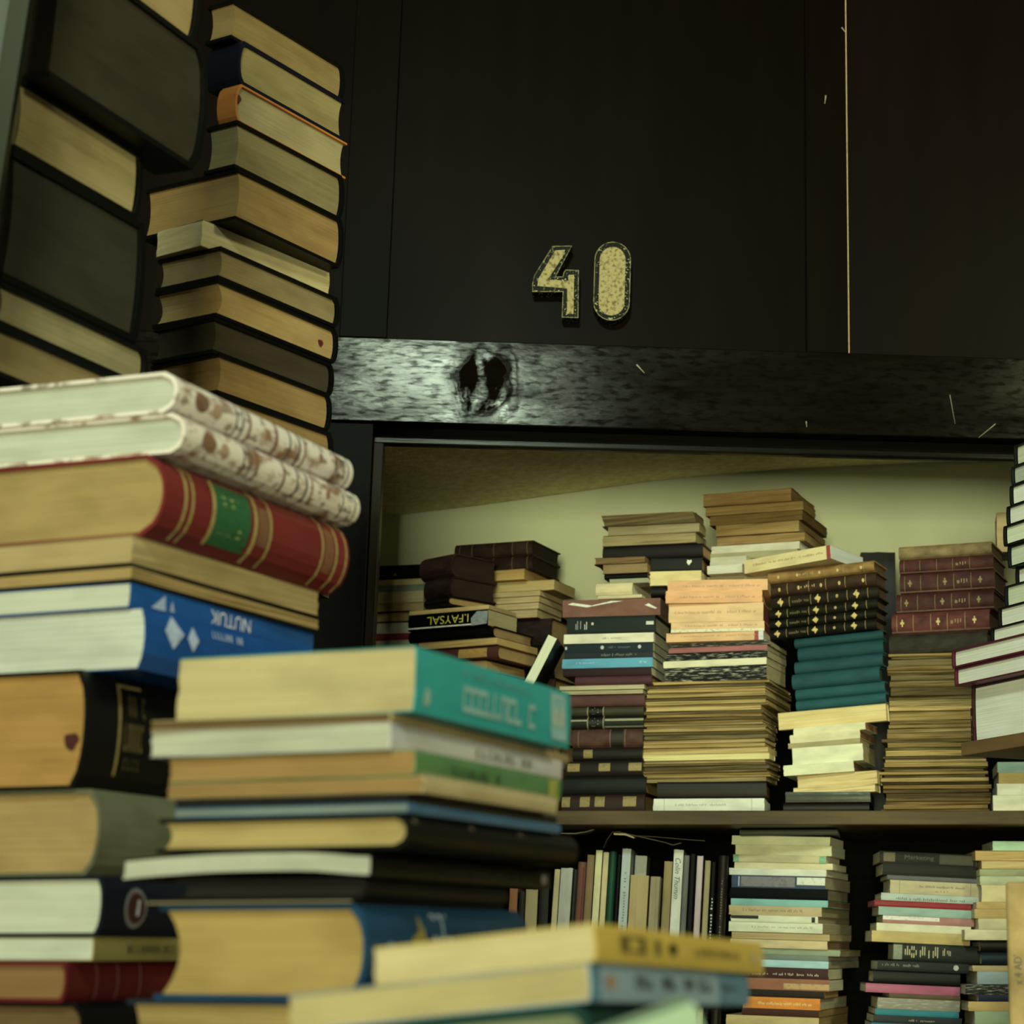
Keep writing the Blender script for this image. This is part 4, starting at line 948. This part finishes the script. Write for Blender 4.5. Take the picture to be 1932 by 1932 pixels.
# rail: worn varnish with a knot, so that the lamp glints on it in patches
def rail_mat():
    m, nt, n, l, b = newmat('knotty_varnished_rail')
    tc = n.new('ShaderNodeTexCoord'); co = tc.outputs['Object']
    def mth(op, a_, b_=None, c_=None):
        q = n.new('ShaderNodeMath'); q.operation = op
        for i, v in enumerate((a_, b_, c_)):
            if v is None: continue
            if isinstance(v, (int, float)): q.inputs[i].default_value = v
            else: l.new(v, q.inputs[i])
        return q.outputs[0]
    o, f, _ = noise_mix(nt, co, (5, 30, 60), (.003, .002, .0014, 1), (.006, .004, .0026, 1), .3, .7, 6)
    _, f2, _ = noise_mix(nt, co, (26, 26, 110), (0, 0, 0, 1), (1, 1, 1, 1), .30, .62, 8)     # worn flecks along the grain
    _, f3, _ = noise_mix(nt, co, (9, 9, 26), (0, 0, 0, 1), (1, 1, 1, 1), .36, .56, 5)
    # knot rings
    mp = n.new('ShaderNodeMapping'); mp.inputs['Location'].default_value = (-KNOT[0] * 1.0, 0, -KNOT[1] * 1.0)
    l.new(co, mp.inputs['Vector'])
    nz = n.new('ShaderNodeTexNoise'); nz.inputs['Scale'].default_value = 22; nz.inputs['Detail'].default_value = 3
    l.new(co, nz.inputs['Vector'])
    va = n.new('ShaderNodeVectorMath'); va.operation = 'MULTIPLY_ADD'; va.inputs[1].default_value = (.05, 0, .05); va.inputs[2].default_value = (-.025, 0, -.025)
    l.new(nz.outputs['Color'], va.inputs[0])
    vb = n.new('ShaderNodeVectorMath'); vb.operation = 'ADD'; l.new(mp.outputs[0], vb.inputs[0]); l.new(va.outputs[0], vb.inputs[1])
    vc = n.new('ShaderNodeVectorMath'); vc.operation = 'MULTIPLY'; vc.inputs[1].default_value = (1.0, 0, .75); l.new(vb.outputs[0], vc.inputs[0])
    ln = n.new('ShaderNodeVectorMath'); ln.operation = 'LENGTH'; l.new(vc.outputs[0], ln.inputs[0])
    kn = n.new('ShaderNodeMapRange'); kn.inputs[1].default_value = .040; kn.inputs[2].default_value = .075; kn.inputs[3].default_value = 1; kn.inputs[4].default_value = 0
    l.new(ln.outputs['Value'], kn.inputs[0])
    ring = mth('SINE', mth('MULTIPLY', ln.outputs['Value'], 330.0))
    h = mth('ADD', mth('MULTIPLY', f2, .5), mth('ADD', f3, mth('MULTIPLY', mth('MULTIPLY', ring, kn.outputs[0]), .8)))
    bp = n.new('ShaderNodeBump'); bp.inputs['Strength'].default_value = .10; bp.inputs['Distance'].default_value = .0014
    l.new(h, bp.inputs['Height']); l.new(bp.outputs[0], b.inputs['Normal'])
    l.new(o, b.inputs['Base Color'])
    # varnish worn off in flecks along the grain and in the blotches of the knot
    _, fk, _ = noise_mix(nt, co, (34, 34, 120), (0, 0, 0, 1), (1, 1, 1, 1), .36, .52, 8)
    _, fb, _ = noise_mix(nt, co, (24, 24, 15), (0, 0, 0, 1), (1, 1, 1, 1), .50, .60, 4)
    _, fl, _ = noise_mix(nt, co, (4, 4, 16), (0, 0, 0, 1), (1, 1, 1, 1), .30, .62, 4)
    kb = mth('SUBTRACT', 1.0, mth('MULTIPLY', kn.outputs[0], mth('SUBTRACT', 1.0, mth('MULTIPLY', fb, .8))))
    sp = mth('MULTIPLY', mth('MULTIPLY', mth('ADD', mth('MULTIPLY', fk, .8), .2), kb), mth('ADD', mth('MULTIPLY', fl, .85), .15))
    l.new(mth('MULTIPLY', sp, .22), b.inputs['Specular IOR Level'])
    b.inputs['Roughness'].default_value = .17
    return m
# ------------------------------------------------------------------ cabinet
CYAW = math.radians(6.0)
C0 = Vector((-.32, 3.30, 0))
CR = Vector((math.cos(CYAW), math.sin(CYAW), 0)); CN = Vector((math.sin(CYAW), -math.cos(CYAW), 0))   # right, and out towards the room
CB = -CN
def cab(px, py, off=0.0):
    """place on the cabinet front: (along, height)"""
    d = ray(px, py); o = C0 + CN * off
    t = (o - CAM).dot(CN) / d.dot(CN)
    p = CAM + d * t
    return (p - C0).dot(CR), p.z
CM = Matrix(((CR.x, CB.x, 0, C0.x), (CR.y, CB.y, 0, C0.y), (0, 0, 1, 0), (0, 0, 0, 1)))   # local x along, y into the cabinet, z up
KNOT = cab(912, 722)
RAIL = rail_mat()
cabr = root('cabinet', 'dark varnished wooden cabinet above the shelf niche, numbered 40', 'cabinet', CM)
def cbox(name, x0, x1, y0, y1, z0, z1, mat, parent=None, bev=.002):
    o = mesh_obj(name, box_v(x0, x1, y0, y1, z0, z1), BX_F, mat, parent or cabr)
    if bev:
        md = o.modifiers.new('bevel', 'BEVEL'); md.width = bev; md.segments = 2
    return o
rx0 = cab(-60, 700)[0]; rx1 = 2.6
zr1 = cab(1330, 657)[1]; zr0 = cab(1100, 806)[1]
zl1 = cab(1100, 824)[1]; zl0 = cab(1100, 840)[1]
ztop = 3.1
xs0 = cab(740, 400)[0]; xa = cab(1521, 400)[0]; xb = cab(1600, 400)[0]
xpost = cab(655, 900)[0]; xpost1 = cab(710, 1000)[0]
cbox('bottom_rail', rx0, rx1, 0, .035, zr0, zr1, RAIL)
cbox('lip', xpost1 - .02, rx1, .030, .05, zl0, zl1, wood('lip_wood', (.006, .005, .0035, 1), (.003, .0025, .002, 1), .25, (3, 60, 60), .4, .12), bev=.004)
cbox('recess_board', rx0, rx1, .045, .07, zl1 - .002, zr0 + .004, W_BLACK)
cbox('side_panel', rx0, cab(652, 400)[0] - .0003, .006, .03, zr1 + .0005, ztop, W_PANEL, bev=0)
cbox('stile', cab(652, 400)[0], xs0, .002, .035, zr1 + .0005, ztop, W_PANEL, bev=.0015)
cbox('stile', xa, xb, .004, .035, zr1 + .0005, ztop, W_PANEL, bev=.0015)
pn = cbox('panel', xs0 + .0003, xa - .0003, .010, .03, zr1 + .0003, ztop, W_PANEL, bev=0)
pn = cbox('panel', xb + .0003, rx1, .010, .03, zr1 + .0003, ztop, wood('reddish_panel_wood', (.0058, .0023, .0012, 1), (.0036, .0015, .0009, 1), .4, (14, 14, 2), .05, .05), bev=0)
cbox('worn_edge', xb - .0012, xb + .0009, .0035, .0105, zr1 + .0009, ztop, W_WORN, bev=0)
cbox('worn_edge', xb + .001, rx1, .0088, .0098, zr1 - .0008, zr1 + .0014, W_WORN, bev=0)
cbox('back', rx0, rx1, .42, .44, zr1 + .04, ztop, W_BLACK, bev=0)
cbox('top', rx0, rx1, 0, .44, ztop, ztop + .02, W_DARK)
cbox('bottom', rx0, rx1, .0705, .42, zr1 + .02, zr1 + .035, W_BLACK, bev=0)
# scratches and dents
sm = flat((120, 116, 80), .5)
def scratch(px0, py0, px1, py1, w, off, parent):
    (x0, z0), (x1, z1) = cab(px0, py0, -off), cab(px1, py1, -off)
    dx, dz = x1 - x0, z1 - z0; L = math.hypot(dx, dz); nx, nz = -dz / L * w, dx / L * w
    mesh_obj('scratch', [(x0 + nx, off - .0004, z0 + nz), (x0 - nx, off - .0004, z0 - nz), (x1 - nx * .3, off - .0004, z1 - nz * .3), (x1 + nx * .3, off - .0004, z1 + nz * .3)], [(0, 1, 2, 3)], sm, parent, fix=False)
for a_ in ((1588, 52, 1596, 62), (1558, 180, 1556, 196), (1201, 688, 1216, 704)): scratch(*a_, .0014, 0.0 if a_[1] > 600 else .004, cabr)
scratch(1792, 745, 1802, 800, .0006, 0, cabr); scratch(1521, 795, 1522, 806, .001, 0, cabr); scratch(1878, 800, 1846, 826, .0008, 0, cabr)
# the post at the left of the niche
zsh = SHELF_Z
cbox('side_panel', rx0, xpost - .0505, .010, .05, 0.001, zr0 - .002, W_BLACK)
post = cbox('post', xpost - .05, xpost1 - .014, .004, .05, 0, zr0 - .002, W_DARK)
p2 = cbox('post_edge', xpost1 - .0135, xpost1 + .004, .012, .05, 0, zl0 - .001, wood('post_edge_wood', (.022, .013, .008, 1), (.010, .006, .004, 1), .4, (30, 30, 4), .3, .1))
# ------------------------------------------------------------------ digits 4 and 0
def digit(name, label, outer, inner, depth=.030):
    po = [cab(x, y, depth - .010) for x, y in outer]; pi = [cab(x, y, depth - .010) for x, y in inner]
    cx_ = sum(p[0] for p in po) / len(po); cz_ = min(p[1] for p in po)
    M = CM @ Matrix.Translation((cx_, .0098, cz_))
    r = root(name, label, 'number', M, 'raised door number')
    def prism(nm, pts, y0, y1, mat):
        n = len(pts)
        V = [(x - cx_, y0, z - cz_) for x, z in pts] + [(x - cx_, y1, z - cz_) for x, z in pts]
        Fc = [tuple(range(n)), tuple(range(2 * n - 1, n - 1, -1))] + [(i, (i + 1) % n, n + (i + 1) % n, n + i) for i in range(n)]
        return mesh_obj(nm, V, Fc, mat, r)
    prism('body', po, -depth, -.0002, BODY)
    prism('face', pi, -depth - .0012, -depth - .0001, FACE)
    # thin pale bead round the edge
    n = len(po); V = []; Fc = []; w = .0013
    c2 = Vector((sum(p[0] for p in po) / n, sum(p[1] for p in po) / n))
    area = sum(po[i][0] * po[(i + 1) % n][1] - po[(i + 1) % n][0] * po[i][1] for i in range(n))
    sg = 1 if area > 0 else -1
    for i in range(n):
        a_, b_, c_ = Vector(po[i - 1]), Vector(po[i]), Vector(po[(i + 1) % n])
        e1 = (b_ - a_).normalized(); e2 = (c_ - b_).normalized()
        n1 = Vector((-e1.y, e1.x)) * sg; n2 = Vector((-e2.y, e2.x)) * sg
        mm = (n1 + n2); mm = mm / max(.35, mm.dot(n1))
        q = b_ + mm * w
        for (p, y) in ((b_, -depth - .0001), (b_, -depth - .0011), (q, -depth - .0011), (q, -depth - .0001)): V.append((p.x - cx_, y, p.y - cz_))
    for i in range(n):
        j = (i + 1) % n
        for k in range(4): Fc.append((4 * i + k, 4 * i + (k + 1) % 4, 4 * j + (k + 1) % 4, 4 * j + k))
    mesh_obj('bead', V, Fc, BEAD, r)
def speck(name, c1, c2, sc, lo, hi, rough):
    m, nt, n, l, b = newmat(name); tc = n.new('ShaderNodeTexCoord')
    o, f, _ = noise_mix(nt, tc.outputs['Object'], (sc, sc, sc), c1, c2, lo, hi, 3)
    l.new(o, b.inputs['Base Color']); b.inputs['Roughness'].default_value = rough; b.inputs['Specular IOR Level'].default_value = .08
    return m
BODY = speck('speckled_black', (.005, .005, .004, 1), alb((150, 150, 90)), 260, .60, .68, .45)
FACE = speck('worn_gold', alb((96, 84, 40)), alb((140, 134, 76)), 160, .34, .52, .5)
BEAD = speck('bead_gold', (.05, .05, .03, 1), alb((120, 116, 66)), 120, .36, .5, .5)
def zp(pts, k=.1449): return [(960 + x * k, 420 + y * k) for x, y in pts]
digit('door_number', 'raised gold-faced digit 4 on the dark cabinet panel',
      zp([(570, 308), (825, 303), (610, 706), (700, 706), (715, 650), (740, 615), (912, 622), (905, 1245), (690, 1238), (702, 905), (306, 905), (305, 800), (330, 690)]),
      zp([(605, 365), (732, 358), (705, 440), (508, 745), (770, 762), (780, 684), (850, 682), (842, 1192), (757, 1190), (762, 860), (372, 828), (385, 735)]))
def stad(xl0, xr0, yt, yb, sh=0):
    w = (xr0 - xl0) / 2; P = []
    cxm = (xl0 + xr0) / 2
    for i in range(13): a_ = math.pi * i / 12; P.append((cxm + w * math.cos(a_) + sh, yt + w - w * math.sin(a_)))
    for i in range(13): a_ = math.pi + math.pi * i / 12; P.append((cxm + w * math.cos(a_) - sh, yb - w - w * math.sin(a_)))
    return P
digit('door_number', 'raised gold-faced digit 0 on the dark cabinet panel', zp(stad(1108, 1582, 252, 1278, 8)), zp(stad(1176, 1512, 320, 1212, 8)))
# ------------------------------------------------------------------ shelves of the niche
bcr = root('bookcase', 'built-in wooden shelves in the niche below the cabinet', 'shelf', Matrix.Translation((0, 0, 0)))
xl_ = -1.25; xr_ = 2.38
slab('shelf_board', None, xl_, xr_, SHELF_D, 3.985, SHELF_Z - .0255, SHELF_Z - .0003, W_SHELF, bcr, .002)
slab('lower_board', None, xl_, xr_, SHELF_D, 3.985, LOW_Z - .03, LOW_Z - .0003, W_SHELF, bcr, .002)
slab('back_board', None, xl_, xr_, 3.94, 3.985, .02, SHELF_Z - .026, W_BLACK, bcr)
slab('shade_panel', None, xl_, xr_, 3.972, 3.988, SHELF_Z + .0005, at(1100, 1150, 3.96).z, W_BLACK, bcr)  # dark sheet added to stand for shade on the wall between stacks
slab('base_board', None, xl_, xr_, SHELF_D + .03, 3.93, 0.001, LOW_Z - .031, W_BLACK, bcr)
# ------------------------------------------------------------------ room
def plaster(name, c1, c2, sc=3.0, bump=.15, fine=120):
    m, nt, n, l, b = newmat(name); tc = n.new('ShaderNodeTexCoord')
    o, f, _ = noise_mix(nt, tc.outputs['Object'], (sc, sc, sc), c1, c2, .25, .7, 7)
    _, f2, _ = noise_mix(nt, tc.outputs['Object'], (fine, fine, fine), c1, c2, .3, .7, 3)
    l.new(o, b.inputs['Base Color']); b.inputs['Roughness'].default_value = .8
    bp = n.new('ShaderNodeBump'); bp.inputs['Strength'].default_value = bump; bp.inputs['Distance'].default_value = .002
    l.new(f2, bp.inputs['Height']); l.new(bp.outputs[0], b.inputs['Normal'])
    return m
PALEG = plaster('pale_green_plaster', alb((160, 170, 120), 1.15), alb((182, 192, 140), 1.15))
STIP = plaster('stippled_soffit', alb((168, 156, 84)), alb((206, 194, 122)), 60, .5, 160)
ROOMW = plaster('room_wall_paint', (.05, .05, .035, 1), (.07, .07, .05, 1))
FLOORM = wood('floor_wood', (.10, .06, .035, 1), (.05, .03, .018, 1), .5, (2, 30, 2), .2)
def struct(name, v, f, m):
    o = mesh_obj(name, v, f, m); o['kind'] = 'structure'; return o
XW0, XW1, YF, YB, HC = -2.2, 2.4, -4.2, 4.0, 3.75
struct('floor', box_v(XW0, XW1, YF, 4.12, -.05, 0), BX_F, FLOORM)
struct('ceiling', box_v(XW0, XW1, YF, 4.12, HC, HC + .05), BX_F, ROOMW)
struct('wall_left', box_v(XW0 - .08, XW0, YF, 4.12, 0, HC), BX_F, ROOMW)
struct('wall_right', box_v(XW1, XW1 + .08, YF, 4.12, 0, HC), BX_F, ROOMW)
struct('wall_front', box_v(XW0, XW1, YF - .08, YF, 0, HC), BX_F, ROOMW)
struct('wall_back', box_v(XW0, XW1, YB, YB + .1, 0, HC), BX_F, PALEG)
# soffit over the niche: plaster that rises to the right
prof = []
for (px, py) in ((560, 998), (705, 978), (900, 955), (1060, 933), (1230, 909), (1360, 896), (1500, 885), (1700, 876), (1900, 869), (2300, 860), (3400, 850)):
    p = at(px, py, YB - .002); prof.append((p.x, p.z))
V = []; Fc = []
ztopf = zr1 + .018
for (x, z) in prof:
    for (y, zz) in ((3.40, max(z - .01, zl0 + .006)), (3.99, z), (3.99, z + .012), (3.40, max(z - .01, zl0 + .006) + .012)): V.append((x, y + (x + .32) * .105 * (1 if y < 3.9 else 0), zz))
for i in range(len(prof) - 1):
    for k in range(4): Fc.append((4 * i + k, 4 * i + (k + 1) % 4, 4 * i + 4 + (k + 1) % 4, 4 * i + 4 + k))
Fc += [(0, 1, 2, 3), tuple(4 * (len(prof) - 1) + k for k in (3, 2, 1, 0))]
o = struct('ceiling_niche', V, Fc, STIP)
for p in o.data.polygons: p.use_smooth = False
# left side of the niche behind the post
slab('side_board', None, xl_ - .03, xl_ - .002, SHELF_D, 3.985, .02, prof[0][1] - .05, W_BLACK, bcr)
# ------------------------------------------------------------------ plank with the sharp stack
pc = at(1834, 1403, 2.64)
m_, a_, b_, z_ = frame(Vector((pc.x, pc.y, PL_Z)), math.radians(62))
# local x runs from the far left end towards the near right
plk = root('wall_shelf', 'thick brown plank shelf carrying the sharp right-edge stack', 'shelf', m_)
slab('board', None, -.01, .62, -.012, .36, -.019, -.0004, W_PLANK, plk, .0015).matrix_world = m_
slab('bracket', None, .30, .33, .02, .33, -.16, -.0195, W_BLACK, plk, .001).matrix_world = m_
# ------------------------------------------------------------------ cardboard box at the right edge
ctop = at(1897, 1664, 1.9)
CARD = plaster('cardboard', alb((92, 76, 34)), alb((146, 128, 66)), 22, .2, 90)
m_, a_, b_, z_ = frame(Vector((ctop.x, 1.9, 0)), math.radians(98))
bx = root('cardboard_box', 'brown cardboard box with printed letters beside the lower books', 'box', m_)
# front face along +y of the frame (to the right)
slab('carton', None, -.26, 0, 0, .42, 0.0, ctop.z, CARD, bx, .003).matrix_world = m_
V, Fc = text_mesh("x 4 AD'")
hgt = .0085; 
q0 = at(1921, 1858, 1.9); q1 = at(1921, 1802, 1.9)
Lt = q1.z - q0.z; xa_ = at(1913, 1830, 1.9).x - ctop.x; xb_ = at(1928, 1830, 1.9).x - ctop.x
TV = [(.0006, xb_ - (xb_ - xa_) * (y), q0.z + Lt * x) for x, y in V]
o = mesh_obj('lettering', TV, Fc, flat((26, 26, 22)), bx); 
# ------------------------------------------------------------------ what the near stacks stand on
tz = at(0, 1985, 1.35).z
def table(label, x0, x1, y0, y1):
    tb_ = root('table', label, 'table', Matrix.Translation((0, 0, 0)))
    slab('table_top', None, x0, x1, y0, y1, tz - .035, tz - .0012, W_DARK, tb_, .003)
    for lx in (x0 + .04, x1 - .04):
        for ly in (y0 + .04, y1 - .04): slab('leg', None, lx - .025, lx + .025, ly - .025, ly + .025, 0.001, tz - .0355, W_DARK, tb_, .003)
table('dark wooden table under the turquoise-topped and tilted piles', -.55, .15, .70, 1.31)
table('dark wooden side table under the floral-topped stack', -1.05, -.40, 1.315, 2.30)
# metal shelving at far left
msr = root('metal_shelf', 'grey-green metal shelf unit holding the huge volumes', 'shelf', Matrix.Translation((0, 0, 0)))
METAL = wood('painted_metal', (.013, .018, .014, 1), (.008, .011, .009, 1), .4, (20, 20, 3), .1, .2)
DMET = wood('dark_painted_metal', (.02, .024, .02, 1), (.012, .014, .012, 1), .4, (20, 20, 3), .1)
pxp = at(44, 200, 1.46)
def prism_z(name, pts, z0, z1, mat, parent):
    n = len(pts); V = [(x, y, z0) for x, y in pts] + [(x, y, z1) for x, y in pts]
    Fc = [tuple(range(n)), tuple(range(2 * n - 1, n - 1, -1))] + [(i, (i + 1) % n, n + (i + 1) % n, n + i) for i in range(n)]
    return mesh_obj(name, V, Fc, mat, parent)
x0 = pxp.x
pa, pb = at(55, 0, 1.46), at(4, 326, 1.46)
kx = (pa.x - pb.x) / (pa.z - pb.z)
def lean_post(name, pts, mat):
    z0_, z1_ = BOARD_Z - .0006, 2.7
    V = [(pa.x + kx * (zz - pa.z) + x, y, zz) for zz in (z0_, z1_) for x, y in pts]
    n = len(pts)
    mesh_obj(name, V, [tuple(range(n)), tuple(range(2 * n - 1, n - 1, -1))] + [(i, (i + 1) % n, n + (i + 1) % n, n + i) for i in range(n)], mat, msr)
lean_post('post', [(0, 1.46), (-.011, 1.45), (-.013, 1.453), (-.003, 1.475)], METAL)
lean_post('post_flange', [(-.0125, 1.452), (-.040, 1.44), (-.041, 1.444), (-.0135, 1.456)], DMET)
bd = [(-1.15, 1.50), (-.70, 1.50), (-.575, 2.46), (-1.15, 2.46)]
prism_z('shelf_board', bd, BOARD_Z - .028, BOARD_Z - .0004, DMET, msr)
prism_z('post', [(-1.14, 2.42), (-1.10, 2.42), (-1.10, 2.46), (-1.14, 2.46)], .001, BOARD_Z - .029, DMET, msr)
prism_z('post', [(-.64, 2.42), (-.60, 2.42), (-.60, 2.455), (-.64, 2.455)], .001, BOARD_Z - .029, DMET, msr)
prism_z('post', [(-1.14, 1.52), (-1.10, 1.52), (-1.10, 1.56), (-1.14, 1.56)], .001, BOARD_Z - .029, DMET, msr)

# ================================================================== light
def area(name, loc, aim, sx, sy, power, col):
    L = bpy.data.lights.new(name, 'AREA'); L.shape = 'RECTANGLE'; L.size = sx; L.size_y = sy; L.energy = power; L.color = col
    o = bpy.data.objects.new(name, L); COL.objects.link(o); o.location = loc
    d = Vector(aim) - Vector(loc); o.rotation_euler = d.to_track_quat('-Z', 'Y').to_euler()
    return o
WARM = (.95, 1.0, .54); COOL = (.80, 1.0, .72)
area('doorway_light', (-.15, -3.7, 1.12), (.1, 3.4, 1.45), 1.1, 1.3, 275, WARM)
area('ceiling_lamp_right', (2.0, .6, 3.0), (-.5, 1.8, 1.4), .6, .3, 36, WARM)
area('ceiling_lamp_near', (-.43, -1.2, 3.34), (-.1, 3.3, 1.3), .50, .28, 84, COOL)
w = bpy.data.worlds.new('room_air'); SC.world = w; w.use_nodes = True
w.node_tree.nodes['Background'].inputs[0].default_value = (.5, .55, .35, 1)
w.node_tree.nodes['Background'].inputs[1].default_value = 0.0
# ================================================================== camera
cd = bpy.data.cameras.new('camera'); co = bpy.data.objects.new('camera', cd); COL.objects.link(co)
co.location = CAM; co.rotation_euler = (math.pi / 2 + TH, 0, 0)
cd.sensor_width = 36; cd.sensor_fit = 'HORIZONTAL'; cd.lens = F / 1932 * 36
cd.shift_x = (966 - CX) / 1932; cd.shift_y = 0
cd.clip_start = .05
cd.dof.use_dof = True; cd.dof.focus_distance = 2.75; cd.dof.aperture_fstop = cd.lens / 1000 / .0075
SC.camera = co
SC.view_settings.view_transform = 'Standard'; SC.view_settings.look = 'None'
SC.view_settings.exposure = 0.0; SC.view_settings.gamma = 1.0; SC.view_settings.use_curve_mapping = False
